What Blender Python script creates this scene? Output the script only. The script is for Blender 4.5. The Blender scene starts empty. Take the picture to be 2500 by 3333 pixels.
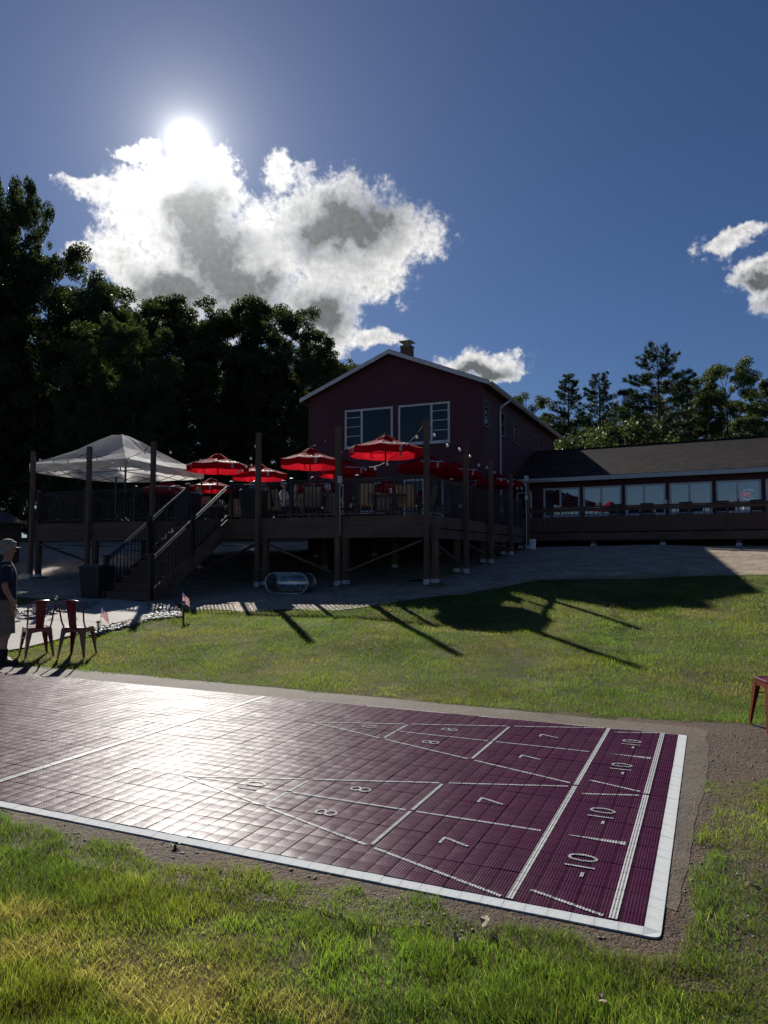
import bpy, bmesh, math, random
import numpy as np
from mathutils import Vector, Matrix, Euler
random.seed(7)
RNG = np.random.default_rng(7)
R = math.radians
SC = bpy.context.scene
COL = SC.collection

# ---------------------------------------------------------------- camera
EYE = 1.56
FPX = 2380.0            # focal length in pixels of a 2500 px wide frame
PITCH = math.atan(138.5 / FPX)
cam = bpy.data.cameras.new('camera')
cam.sensor_fit = 'HORIZONTAL'
cam.sensor_width = 36.0
cam.lens = FPX / 2500.0 * 36.0
cam.clip_start = 0.05
cam.clip_end = 5000
camo = bpy.data.objects.new('camera', cam)
COL.objects.link(camo)
camo.location = (0, 0, EYE)
camo.rotation_euler = (R(90) + PITCH, 0, 0)
SC.camera = camo

# ---------------------------------------------------------------- sun, sky, exposure
SUN_AZ = -15.5          # degrees to the right of +Y
SUN_EL = 29.2
SUN_DIR = Vector((math.sin(R(SUN_AZ)) * math.cos(R(SUN_EL)), math.cos(R(SUN_AZ)) * math.cos(R(SUN_EL)), math.sin(R(SUN_EL))))
sl = bpy.data.lights.new('sun', 'SUN')
sl.energy = 5.0
sl.angle = R(0.55)
sl.color = (1.0, 0.955, 0.88)
so = bpy.data.objects.new('sun', sl)
COL.objects.link(so)
so.rotation_euler = SUN_DIR.to_track_quat('Z', 'Y').to_euler()
SC.view_settings.view_transform = 'Standard'
SC.view_settings.look = 'None'
SC.view_settings.gamma = 1.0
SC.view_settings.use_curve_mapping = False
SC.view_settings.exposure = 0.3
SC.cycles.max_bounces = 6
SC.cycles.diffuse_bounces = 4
SC.cycles.glossy_bounces = 2
SC.cycles.use_adaptive_sampling = True
SC.cycles.adaptive_threshold = 0.03
SC.cycles.transmission_bounces = 4
SC.cycles.transparent_max_bounces = 8
SC.cycles.sample_clamp_indirect = 6.0
SC.cycles.caustics_reflective = False
SC.cycles.caustics_refractive = False
SC.cycles.use_denoising = True


class NT:
    """small helper to write node trees"""
    def __init__(self, tree):
        self.t = tree
    def n(self, typ, **kw):
        nd = self.t.nodes.new(typ)
        for k, v in kw.items():
            if k == 'ins':
                for i, val in v.items():
                    self.set(nd, i, val)
            else:
                setattr(nd, k, v)
        return nd
    def set(self, nd, i, val):
        if isinstance(val, bpy.types.NodeSocket):
            self.t.links.new(val, nd.inputs[i])
        else:
            nd.inputs[i].default_value = val
    def m(self, op, a, b=0.0, c=0.0, clamp=False):
        nd = self.n('ShaderNodeMath', operation=op, use_clamp=clamp)
        for i, x in enumerate((a, b, c)):
            self.set(nd, i, x)
        return nd.outputs[0]
    def vm(self, op, a, b=None):
        nd = self.n('ShaderNodeVectorMath', operation=op)
        self.set(nd, 0, a)
        if b is not None:
            self.set(nd, 1, b)
        return nd
    def ss(self, x, lo, hi):
        nd = self.n('ShaderNodeMapRange', interpolation_type='SMOOTHSTEP')
        for i, v in enumerate((x, lo, hi, 0.0, 1.0)):
            self.set(nd, i, v)
        return nd.outputs[0]
    def noise(self, vec, scale, detail=4.0, rough=0.55, dist=0.0, col=False):
        nd = self.n('ShaderNodeTexNoise')
        self.set(nd, 'Vector', vec)
        self.set(nd, 'Scale', scale)
        self.set(nd, 'Detail', detail)
        self.set(nd, 'Roughness', rough)
        self.set(nd, 'Distortion', dist)
        return nd.outputs['Color' if col else 'Fac']
    def mix(self, f, a, b, typ='MIX'):
        nd = self.n('ShaderNodeMix', data_type='RGBA', blend_type=typ)
        self.set(nd, 0, f)
        for i, x in ((6, a), (7, b)):
            if isinstance(x, (tuple, list)):
                x = (x[0], x[1], x[2], 1.0)
            self.set(nd, i, x)
        return nd.outputs[2]


def build_world():
    w = bpy.data.worlds.new('World')
    SC.world = w
    w.use_nodes = True
    t = w.node_tree
    t.nodes.clear()
    N = NT(t)
    out = N.n('ShaderNodeOutputWorld')
    sky = N.n('ShaderNodeTexSky', sky_type='NISHITA', sun_disc=False, sun_elevation=R(SUN_EL), sun_rotation=R(SUN_AZ),
              altitude=300.0, air_density=1.0, dust_density=0.15, ozone_density=3.0)
    skyc = N.mix(1.0, sky.outputs[0], (0.45, 0.56, 0.77), 'MULTIPLY')      # clear, deep summer blue
    geo = N.n('ShaderNodeTexCoord')
    d = geo.outputs['Generated']
    sep = N.n('ShaderNodeSeparateXYZ', ins={0: d})
    az = N.m('MULTIPLY', N.m('ARCTAN2', sep.outputs[0], sep.outputs[1]), 180 / math.pi)
    el = N.m('MULTIPLY', N.m('ARCSINE', sep.outputs[2]), 180 / math.pi)
    P = N.n('ShaderNodeCombineXYZ', ins={0: az, 1: el, 2: 0.0}).outputs[0]
    # domain warp gives torn, billowing cloud edges
    wn = N.noise(P, 0.26, 4.0, 0.6, col=True)
    wv = N.vm('SCALE', N.vm('SUBTRACT', wn, (0.5, 0.5, 0.5)).outputs[0])
    N.set(wv, 3, 4.2)
    Pw = N.vm('ADD', P, wv.outputs[0]).outputs[0]
    field = None
    for (a, e, ra, re) in CLOUDS:
        v = N.vm('MULTIPLY', N.vm('SUBTRACT', Pw, (a, e, 0.0)).outputs[0], (1 / ra, 1 / re, 0.0)).outputs[0]
        L = N.vm('LENGTH', v).outputs['Value']
        b = N.m('SUBTRACT', 1.0, L)
        field = b if field is None else N.m('SMOOTH_MAX', field, b, 0.22)
    fb = N.noise(P, 0.62, 7.0, 0.62, 0.3)
    fb2 = N.noise(P, 2.2, 5.0, 0.58, 0.4)
    dens = N.m('ADD', field, N.m('ADD', N.m('MULTIPLY', N.m('SUBTRACT', fb, 0.5), 1.15), N.m('MULTIPLY', N.m('SUBTRACT', fb2, 0.5), 0.62)))
    alpha = N.m('MULTIPLY', N.ss(dens, -0.24, 0.50), N.ss(dens, -0.24, 0.14))
    cf = None
    for (a, e, ra, re) in CORES:
        v = N.vm('MULTIPLY', N.vm('SUBTRACT', Pw, (a, e, 0.0)).outputs[0], (1 / ra, 1 / re, 0.0)).outputs[0]
        b = N.m('SUBTRACT', 1.0, N.vm('LENGTH', v).outputs['Value'])
        cf = b if cf is None else N.m('SMOOTH_MAX', cf, b, 0.35)
    body = N.ss(N.m('ADD', field, N.m('MULTIPLY', N.m('SUBTRACT', fb, 0.5), 1.3)), 0.15, 0.9)
    core = N.ss(N.m('ADD', cf, N.m('ADD', N.m('MULTIPLY', N.m('SUBTRACT', fb, 0.5), 1.1), N.m('MULTIPLY', N.m('SUBTRACT', fb2, 0.5), 0.7))), -0.55, 1.0)
    core = N.m('MINIMUM', N.m('ADD', core, N.m('MULTIPLY', body, 0.30)), 1.0)
    # angle to the sun
    dt = N.vm('DOT_PRODUCT', d, tuple(SUN_DIR)).outputs['Value']
    ang = N.m('MULTIPLY', N.m('ARCCOSINE', N.m('MINIMUM', dt, 0.9999999)), 180 / math.pi)
    near = N.m('EXPONENT', N.m('MULTIPLY', ang, -0.20))
    rim = N.m('ADD', 0.98, N.m('MULTIPLY', near, 1.15))
    corev = N.m('ADD', 0.165, N.m('MULTIPLY', near, 0.40))
    cl = N.m('ADD', N.m('MULTIPLY', rim, N.m('SUBTRACT', 1.0, core)), N.m('MULTIPLY', corev, core))
    cl = N.m('MULTIPLY', cl, N.m('ADD', 1.0, N.m('ADD', N.m('MULTIPLY', N.m('SUBTRACT', fb2, 0.5), 0.9), N.m('MULTIPLY', N.m('SUBTRACT', fb, 0.5), 0.5))))
    ccol = N.mix(core, (1.0, 0.985, 0.96), (0.90, 0.95, 1.0))
    bg1 = N.n('ShaderNodeBackground', ins={0: skyc, 1: SKY_STRENGTH})
    bg2 = N.n('ShaderNodeBackground', ins={0: ccol, 1: N.m('MULTIPLY', cl, CLOUD_GAIN)})
    mx = N.n('ShaderNodeMixShader', ins={0: alpha, 1: bg1.outputs[0], 2: bg2.outputs[0]})
    # the sun and its aureole
    g1 = N.m('MULTIPLY', N.m('EXPONENT', N.m('MULTIPLY', ang, -1.8)), 4.5)
    g2 = N.m('MULTIPLY', N.m('EXPONENT', N.m('MULTIPLY', ang, -0.50)), 0.62)
    g3 = N.m('MULTIPLY', N.m('EXPONENT', N.m('MULTIPLY', ang, -0.10)), 0.11)
    gl = N.m('ADD', N.m('ADD', g1, g2), g3)
    bg3 = N.n('ShaderNodeBackground', ins={0: (1.0, 0.97, 0.92, 1.0), 1: gl})
    ad = N.n('ShaderNodeAddShader', ins={0: mx.outputs[0], 1: bg3.outputs[0]})
    t.links.new(ad.outputs[0], out.inputs[0])
    w.cycles.sampling_method = 'MANUAL'
    w.cycles.sample_map_resolution = 1024


SKY_STRENGTH = 0.05
CLOUD_GAIN = 0.72


def azel(x, y):
    u, v = x - 1250.0, 1666.5 - y
    fy = FPX * math.cos(PITCH) - v * math.sin(PITCH)
    fz = FPX * math.sin(PITCH) + v * math.cos(PITCH)
    return math.degrees(math.atan2(u, fy)), math.degrees(math.atan2(fz, math.hypot(u, fy)))


# direction (azimuth, elevation) and angular radii of the cloud masses, in degrees
CLOUDS = []
for (x, y, rx, ry) in ((545, 610, 105, 95), (500, 700, 160, 130), (620, 760, 190, 210), (430, 860, 150, 110), (560, 950, 220, 130), (760, 920, 240, 170), (860, 820, 170, 150), (1090, 730, 230, 150),
                       (1260, 790, 200, 110), (1130, 880, 230, 110), (1020, 1000, 170, 130), (1080, 1090, 90, 70), (270, 835, 90, 36), (310, 625, 90, 30), (440, 500, 80, 30),
                       (735, 610, 65, 110), (905, 570, 45, 85), (1560, 1185, 150, 52), (1210, 1110, 110, 34), (2340, 805, 75, 34), (2400, 770, 70, 24), (2450, 890, 70, 46), (2570, 930, 110, 70)):
    a, e = azel(x, y)
    CLOUDS.append((a, e, rx / 41.5, ry / 41.5))
CORES = []       # the thick, shaded hearts of the clouds
for (x, y, rx, ry) in ((640, 700, 100, 150), (690, 850, 130, 170), (770, 960, 170, 110), (600, 960, 170, 80), (1160, 720, 190, 90), (1040, 780, 120, 70), (1050, 1010, 100, 80), (1550, 1200, 110, 24), (2460, 900, 50, 26), (2590, 950, 80, 40)):
    a, e = azel(x, y)
    CORES.append((a, e, rx / 41.5, ry / 41.5))
build_world()

# ---------------------------------------------------------------- ground heights and pixel helpers
_TX = np.array([-60, -25, -9, -5, 1, 5, 10, 30, 80.0])
_TY = np.array([-60, 6.5, 8, 10.5, 13, 15.5, 18, 20.5, 23, 27, 31, 36, 60, 300.0])
_r0 = [0, 0, 0, 0, .12, .28, .48, .62, .80, 1.2, 1.6, 1.9, 3, 6]
_TZ = np.array([_r0, _r0, _r0,
                [0, 0, 0, .03, .17, .33, .50, .65, .85, 1.2, 1.6, 1.9, 3, 6],
                [0, 0, .04, .15, .32, .55, .82, 1.02, 1.25, 1.6, 1.8, 1.95, 3, 6],
                [0, 0, .05, .19, .39, .66, .96, 1.2, 1.42, 1.75, 1.85, 1.95, 3, 6],
                [0, 0, .05, .20, .42, .71, 1.04, 1.28, 1.5, 1.9, 1.95, 2.0, 3, 6],
                [0, 0, .05, .20, .42, .71, 1.04, 1.28, 1.5, 1.9, 1.95, 2.0, 3, 6],
                [0, 0, .05, .20, .42, .71, 1.04, 1.28, 1.5, 1.9, 1.95, 2.0, 3, 6]], float)
CTH = R(-24.03)
CO = np.array([1.10, 3.135])
CU = np.array([math.cos(CTH), math.sin(CTH)])
CV = np.array([-math.sin(CTH), math.cos(CTH)])


def terr(x, y):
    x = np.asarray(x, float); y = np.asarray(y, float)
    i = np.clip(np.searchsorted(_TX, x) - 1, 0, len(_TX) - 2)
    j = np.clip(np.searchsorted(_TY, y) - 1, 0, len(_TY) - 2)
    a = np.clip((x - _TX[i]) / (_TX[i + 1] - _TX[i]), 0, 1)
    b = np.clip((y - _TY[j]) / (_TY[j + 1] - _TY[j]), 0, 1)
    z = (_TZ[i, j] * (1 - a) + _TZ[i + 1, j] * a) * (1 - b) + (_TZ[i, j + 1] * (1 - a) + _TZ[i + 1, j + 1] * a) * b
    d = (x - CO[0]) * CV[0] + (y - CO[1]) * CV[1]
    z = z * np.clip((d - 4.3) / 2.4, 0, 1)
    far = np.clip((y - 4) / 10, 0, 1) * np.clip((d - 4.5) / 3, 0, 1)
    z = z + far * (0.025 * np.sin(x * 1.3 + y * 0.7) * np.sin(y * 1.1 - x * 0.4) + 0.02 * np.sin(x * 0.5 - y * 0.35 + 1))
    return z - 0.02


def tz(x, y):
    return float(terr(x, y))


def ray(x, y):
    u, v = x - 1250.0, 1666.5 - y
    return np.array([u, FPX * math.cos(PITCH) - v * math.sin(PITCH), FPX * math.sin(PITCH) + v * math.cos(PITCH)]) / FPX


def at(x, y, Y):
    """the point at forward distance Y seen in pixel x, y of the photograph"""
    r = ray(x, y)
    return Vector(r * (Y / r[1])) + Vector((0, 0, EYE))


def gpt(x, y):
    """where the line of sight through pixel x, y meets the ground"""
    r = ray(x, y)
    for Y in np.arange(1.5, 80, 0.02):
        q = r * (Y / r[1])
        if q[2] + EYE <= tz(q[0], q[1]):
            return Vector((q[0], q[1], tz(q[0], q[1])))
    return Vector((q[0], q[1], 0))


def cuv(u, v, z=0.0):
    p = CO + u * CU + v * CV
    return Vector((p[0], p[1], z))


# ---------------------------------------------------------------- mesh and object helpers
class MB:
    def __init__(self):
        self.v = []; self.f = []
    def quad(self, a, b, c, d):
        k = len(self.v); self.v += [a, b, c, d]; self.f.append((k, k + 1, k + 2, k + 3)); return self
    def box(self, c, s, M=None):
        k = len(self.v)
        for z in (-.5, .5):
            for (x, y) in ((-.5, -.5), (.5, -.5), (.5, .5), (-.5, .5)):
                p = Vector((x * s[0], y * s[1], z * s[2]))
                if M is not None:
                    p = M @ p
                self.v.append(p + Vector(c))
        for q in ((0, 3, 2, 1), (4, 5, 6, 7), (0, 1, 5, 4), (1, 2, 6, 5), (2, 3, 7, 6), (3, 0, 4, 7)):
            self.f.append(tuple(k + i for i in q))
        return self
    def b2(self, x0, x1, y0, y1, z0, z1):
        return self.box(((x0 + x1) / 2, (y0 + y1) / 2, (z0 + z1) / 2), (x1 - x0, y1 - y0, z1 - z0))
    def bar(self, p, q, w, h, up=(0, 0, 1)):
        p, q = Vector(p), Vector(q); d = q - p; L = d.length; d.normalize()
        s = d.cross(Vector(up))
        if s.length < 1e-5:
            s = Vector((1, 0, 0))
        s.normalize(); n = s.cross(d)
        M = Matrix((d, s, n)).transposed()
        return self.box((p + q) / 2, (L, w, h), M)
    def tube(self, pts, r, n=8, caps=True):
        pts = [Vector(p) for p in pts]; k0 = len(self.v); m = len(pts)
        ref = None
        for i, p in enumerate(pts):
            d = (pts[min(i + 1, m - 1)] - pts[max(i - 1, 0)]).normalized()
            if ref is None:
                ref = d.cross(Vector((0, 0, 1)))
                if ref.length < 0.05:
                    ref = Vector((1, 0, 0))
            ref = (ref - d * ref.dot(d)).normalized(); b = d.cross(ref)
            rr = r[i] if isinstance(r, (list, tuple)) else r
            for j in range(n):
                a = 2 * math.pi * j / n
                self.v.append(p + (ref * math.cos(a) + b * math.sin(a)) * rr)
        for i in range(m - 1):
            for j in range(n):
                a, b2 = k0 + i * n + j, k0 + i * n + (j + 1) % n
                self.f.append((a, b2, b2 + n, a + n))
        if caps:
            self.f.append(tuple(k0 + j for j in range(n))[::-1])
            self.f.append(tuple(k0 + (m - 1) * n + j for j in range(n)))
        return self
    def loft(self, rings, closed=True, cap0=True, cap1=True):
        k0 = len(self.v); n = len(rings[0])
        for rg in rings:
            self.v += [Vector(p) for p in rg]
        for i in range(len(rings) - 1):
            for j in range(n if closed else n - 1):
                a, b2 = k0 + i * n + j, k0 + i * n + (j + 1) % n
                self.f.append((a, b2, b2 + n, a + n))
        if cap0:
            self.f.append(tuple(k0 + j for j in range(n))[::-1])
        if cap1:
            self.f.append(tuple(k0 + (len(rings) - 1) * n + j for j in range(n)))
        return self
    def prism(self, poly, off):
        """poly: list of 3d points, pushed along off"""
        off = Vector(off); a = [Vector(p) for p in poly]
        return self.loft([a, [p + off for p in a]])
    def mesh(self, name, mat=None, smooth=False):
        me = bpy.data.meshes.new(name)
        me.from_pydata([tuple(p) for p in self.v], [], self.f)
        if mat:
            me.materials.append(mat)
        if smooth:
            me.polygons.foreach_set('use_smooth', [True] * len(me.polygons))
        me.update()
        return me
    def build(self, name, mat, parent=None, smooth=False, fix=False, **kw):
        me = self.mesh(name, mat, smooth)
        if fix:
            bm = bmesh.new(); bm.from_mesh(me); bmesh.ops.remove_doubles(bm, verts=bm.verts, dist=1e-5); bmesh.ops.recalc_face_normals(bm, faces=bm.faces); bm.to_mesh(me); bm.free()
        return link(name, me, parent, **kw)


def link(name, data, parent=None, loc=None, rot=None, scale=None):
    o = bpy.data.objects.new(name, data)
    COL.objects.link(o)
    if parent is not None:
        o.parent = parent
    if loc is not None:
        o.location = loc
    if rot is not None:
        o.rotation_euler = rot
    if scale is not None:
        o.scale = scale
    return o


def tag(o, label, cat, group=None):
    o['label'] = label; o['category'] = cat
    if group:
        o['group'] = group
    return o


def thing(name, label, cat, loc=(0, 0, 0), rz=0.0, group=None):
    o = link(name, None, None, loc, (0, 0, rz))
    o.empty_display_size = 0.1
    return tag(o, label, cat, group)


def struct(o, kind='structure'):
    o['kind'] = kind
    return o


def copy_tree(o, parent=None):
    c = o.copy(); COL.objects.link(c); c.parent = parent
    for ch in o.children:
        copy_tree(ch, c)
    return c


def np_mesh(name, verts, faces, mat, n=3, col=None, smooth=False):
    verts = np.ascontiguousarray(verts, np.float32); faces = np.ascontiguousarray(faces, np.int32)
    me = bpy.data.meshes.new(name)
    me.vertices.add(len(verts)); me.vertices.foreach_set('co', verts.ravel())
    me.loops.add(faces.size); me.loops.foreach_set('vertex_index', faces.ravel())
    me.polygons.add(len(faces)); me.polygons.foreach_set('loop_start', np.arange(0, faces.size, n, dtype=np.int32))
    if smooth:
        me.polygons.foreach_set('use_smooth', np.ones(len(faces), bool))
    if col is not None:
        ca = me.color_attributes.new('Col', 'FLOAT_COLOR', 'POINT')
        ca.data.foreach_set('color', np.ascontiguousarray(np.concatenate([col, np.ones((len(col), 1))], 1), np.float32).ravel())
    me.update(calc_edges=True)
    me.materials.append(mat)
    return me


# ---------------------------------------------------------------- materials
def mat(name, c, rough=0.6, var=0.25, scale=6.0, bump=0.0, bscale=40.0, metal=0.0, spec=0.5, coat=0.0, c2=None, stretch=None, trans=0.0, emit=None):
    m = bpy.data.materials.new(name); m.use_nodes = True
    t = m.node_tree; N = NT(t); b = t.nodes['Principled BSDF']
    tc = N.n('ShaderNodeTexCoord').outputs['Object']
    if stretch:
        tc = N.vm('MULTIPLY', tc, stretch).outputs[0]
    f = N.noise(tc, scale, 6.0, 0.6)
    f = N.ss(f, 0.3, 0.7)
    lo = tuple(x * (1 - var) for x in c)
    hi = c2 if c2 else tuple(min(1, x * (1 + var)) for x in c)
    N.set(b, 'Base Color', N.mix(f, lo, hi))
    N.set(b, 'Roughness', N.m('ADD', rough - 0.05, N.m('MULTIPLY', f, 0.1)))
    N.set(b, 'Metallic', metal); N.set(b, 'Specular IOR Level', spec); N.set(b, 'Coat Weight', coat)
    if bump:
        bn = N.n('ShaderNodeBump', ins={'Strength': bump, 'Distance': 0.01, 'Height': N.noise(tc, bscale, 5.0, 0.6)})
        N.set(b, 'Normal', bn.outputs[0])
    if emit:
        N.set(b, 'Emission Color', (*emit[0], 1)); N.set(b, 'Emission Strength', emit[1])
    if trans:
        tr = N.n('ShaderNodeBsdfTranslucent', ins={0: N.mix(f, lo, hi)})
        mx = N.n('ShaderNodeMixShader', ins={0: trans, 1: b.outputs[0], 2: tr.outputs[0]})
        t.links.new(mx.outputs[0], t.nodes['Material Output'].inputs[0])
    return m


def attr_mat(name, rough, trans, spec=0.4, gain=1.0):
    """colour from the vertex colours of the single blades or leaves"""
    m = bpy.data.materials.new(name); m.use_nodes = True
    t = m.node_tree; N = NT(t); b = t.nodes['Principled BSDF']
    a = N.n('ShaderNodeAttribute', attribute_name='Col').outputs['Color']
    tc = N.n('ShaderNodeTexCoord').outputs['Object']
    a = N.mix(N.noise(tc, 3.0, 3.0), N.mix(0.35, a, (0, 0, 0)), a)
    N.set(b, 'Base Color', a); N.set(b, 'Roughness', rough); N.set(b, 'Specular IOR Level', spec)
    ta = N.mix(1.0, a, (1.25 * gain, 1.18 * gain, 0.62 * gain), 'MULTIPLY')
    tr = N.n('ShaderNodeBsdfTranslucent', ins={0: ta})
    mx = N.n('ShaderNodeMixShader', ins={0: trans, 1: b.outputs[0], 2: tr.outputs[0]})
    t.links.new(mx.outputs[0], t.nodes['Material Output'].inputs[0])
    return m


M = {}
M['wood'] = mat('brown_stained_lumber', (0.15, 0.085, 0.058), 0.75, 0.35, 3.0, 0.5, 25, stretch=(1, 1, 0.25))
M['woodh'] = mat('brown_stained_boards', (0.14, 0.08, 0.055), 0.75, 0.35, 2.0, 0.5, 25, stretch=(0.25, 1, 1))
M['blackmetal'] = mat('black_powder_coat', (0.012, 0.012, 0.014), 0.42, 0.2, 20, 0.1, 200)
M['redsiding'] = mat('dark_red_siding', (0.105, 0.026, 0.035), 0.62, 0.22, 2.0, 0.3, 30, stretch=(0.2, 0.2, 1))
M['whitetrim'] = mat('white_trim_paint', (0.72, 0.72, 0.70), 0.5, 0.10, 3.0, 0.15, 60)
M['alum'] = mat('white_aluminium', (0.62, 0.63, 0.64), 0.4, 0.08, 4.0)
M['brick'] = mat('chimney_brick', (0.20, 0.11, 0.08), 0.85, 0.35, 9.0, 0.6, 60)
M['concrete'] = mat('pale_concrete', (0.34, 0.31, 0.27), 0.85, 0.22, 2.5, 0.5, 90)
M['anchor'] = mat('galvanised_anchor', (0.55, 0.56, 0.56), 0.5, 0.12, 9.0)
M['cable'] = mat('black_cable', (0.012, 0.012, 0.012), 0.6)
M['bulb'] = mat('frosted_bulb', (0.85, 0.85, 0.82), 0.25, 0.05, 9, trans=0.35)
M['galv'] = mat('galvanised_steel', (0.55, 0.60, 0.60), 0.28, 0.2, 6.0, 0.15, 20, metal=0.95)
M['redchair'] = mat('maroon_painted_steel', (0.17, 0.018, 0.028), 0.28, 0.15, 8.0, 0.08, 60, coat=0.3)
M['plasticblack'] = mat('black_plastic', (0.015, 0.015, 0.017), 0.45, 0.2, 12)
M['plasticwhite'] = mat('white_plastic', (0.75, 0.75, 0.72), 0.4, 0.06, 6)


def glass_mat(name, tint, refl, rough=0.02, ior=1.6):
    m = bpy.data.materials.new(name); m.use_nodes = True
    t = m.node_tree; N = NT(t); b = t.nodes['Principled BSDF']
    tc = N.n('ShaderNodeTexCoord').outputs['Object']
    f = N.noise(tc, 0.6, 3.0)
    N.set(b, 'Base Color', N.mix(f, tuple(x * 0.7 for x in tint), tint))
    N.set(b, 'Roughness', rough); N.set(b, 'Specular IOR Level', refl); N.set(b, 'IOR', ior)
    N.set(b, 'Normal', N.n('ShaderNodeBump', ins={'Strength': 0.02, 'Distance': 0.01, 'Height': N.noise(tc, 1.2, 2.0)}).outputs[0])
    return m


M['glass'] = glass_mat('window_glass', (0.008, 0.009, 0.010), 0.45)
M['glass2'] = glass_mat('dining_window_glass', (0.055, 0.065, 0.075), 1.0, ior=2.3)  # grey-blue base: some of the sky reflection is put into the colour
# ---------------------------------------------------------------- ground
def ground_material():
    m = bpy.data.materials.new('lawn_soil'); m.use_nodes = True
    t = m.node_tree; N = NT(t); b = t.nodes['Principled BSDF']
    tc = N.n('ShaderNodeTexCoord').outputs['Object']
    a = N.ss(N.noise(tc, 1.5, 8.0, 0.65), 0.36, 0.58)
    f = N.noise(tc, 14.0, 6.0, 0.7)
    soil = N.mix(f, (0.085, 0.066, 0.034), (0.21, 0.168, 0.088))
    green = N.mix(f, (0.030, 0.040, 0.012), (0.105, 0.115, 0.035))
    N.set(b, 'Base Color', N.mix(a, soil, green)); N.set(b, 'Roughness', 0.95); N.set(b, 'Specular IOR Level', 0.1)
    bn = N.n('ShaderNodeBump', ins={'Strength': 0.9, 'Distance': 0.03, 'Height': N.noise(tc, 22.0, 6.0, 0.7)})
    N.set(b, 'Normal', bn.outputs[0])
    return m


def stone_material(name, ca, cb, scale, dist=0.02):
    m = bpy.data.materials.new(name); m.use_nodes = True
    t = m.node_tree; N = NT(t); b = t.nodes['Principled BSDF']
    tc = N.n('ShaderNodeTexCoord').outputs['Object']
    vo = N.n('ShaderNodeTexVoronoi', ins={'Vector': tc, 'Scale': scale})
    f = N.n('ShaderNodeSeparateColor', ins={0: vo.outputs['Color']}).outputs[0]
    g = N.ss(N.noise(tc, 1.7, 7.0, 0.65), 0.35, 0.65)
    N.set(b, 'Base Color', N.mix(g, N.mix(f, ca, cb), N.mix(f, tuple(x * 0.5 for x in ca), tuple(x * 0.68 for x in cb))))
    N.set(b, 'Roughness', 0.8); N.set(b, 'Specular IOR Level', 0.3)
    h = N.m('ADD', N.m('MULTIPLY', vo.outputs['Distance'], -0.6), N.m('MULTIPLY', N.noise(tc, scale * 0.22, 5.0, 0.65), 2.6))
    N.set(b, 'Normal', N.n('ShaderNodeBump', ins={'Strength': 1.0, 'Distance': dist, 'Height': h}).outputs[0])
    return m


M['ground'] = ground_material()
M['gravel'] = stone_material('tan_gravel', (0.29, 0.215, 0.150), (0.62, 0.49, 0.36), 30.0, 0.03)
M['slab'] = stone_material('weathered_concrete', (0.092, 0.070, 0.050), (0.170, 0.132, 0.098), 120.0, 0.004)
M['dirt'] = stone_material('bare_dirt', (0.055, 0.033, 0.021), (0.160, 0.100, 0.064), 110.0, 0.010)


def axis(a, b, lo, hi, fine, coarse):
    s = list(np.arange(lo, hi + 1e-6, fine))
    x = lo; st = fine
    left = []
    while x > a:
        st = min(st * 1.25, coarse); x -= st; left.append(x)
    x = hi; st = fine; right = []
    while x < b:
        st = min(st * 1.25, coarse); x += st; right.append(x)
    return np.array(left[::-1] + s + right)


gx = axis(-420, 420, -12, 13, 0.2, 25); gy = axis(-60, 900, 1, 24, 0.2, 30)
GX, GY = np.meshgrid(gx, gy, indexing='ij')
gz = terr(GX, GY)
nx, ny = GX.shape
idx = np.arange(nx * ny).reshape(nx, ny)
gf = np.stack([idx[:-1, :-1], idx[1:, :-1], idx[1:, 1:], idx[:-1, 1:]], -1).reshape(-1, 4)
struct(link('ground', np_mesh('ground', np.stack([GX, GY, gz], -1).reshape(-1, 3), gf, M['ground'], 4, smooth=True)))


def drape(name, poly, mt, off, step=0.25):
    """a sheet over the ground inside a world polygon (x, y), cut cleanly along its outline"""
    bm = bmesh.new()
    vs = [bm.verts.new((p[0], p[1], 0)) for p in poly]
    bm.faces.new(vs)
    xs = [p[0] for p in poly]; ys = [p[1] for p in poly]
    for ax, lo, hi in ((0, min(xs), max(xs)), (1, min(ys), max(ys))):
        c = lo + step
        while c < hi:
            co = [0, 0, 0]; no = [0, 0, 0]; co[ax] = c; no[ax] = 1
            bmesh.ops.bisect_plane(bm, geom=bm.verts[:] + bm.edges[:] + bm.faces[:], plane_co=co, plane_no=no)
            c += step
    bmesh.ops.triangulate(bm, faces=bm.faces)
    for v in bm.verts:
        v.co.z = tz(v.co.x, v.co.y) + off
    bmesh.ops.recalc_face_normals(bm, faces=bm.faces)
    for f in bm.faces:
        if f.normal.z < 0:
            f.normal_flip()
        f.smooth = True
    me = bpy.data.meshes.new(name); bm.to_mesh(me); bm.free(); me.materials.append(mt)
    return struct(link(name, me))


def wob(poly, amp, step=0.35, seed=3):
    """resample an outline and make it uneven"""
    r = random.Random(seed); o = []
    for i in range(len(poly)):
        a = Vector(poly[i][:2]); b = Vector(poly[(i + 1) % len(poly)][:2])
        n = max(1, int((b - a).length / step))
        for k in range(n):
            p = a.lerp(b, k / n)
            o.append((p.x + r.uniform(-amp, amp), p.y + r.uniform(-amp, amp)))
    return o


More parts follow.
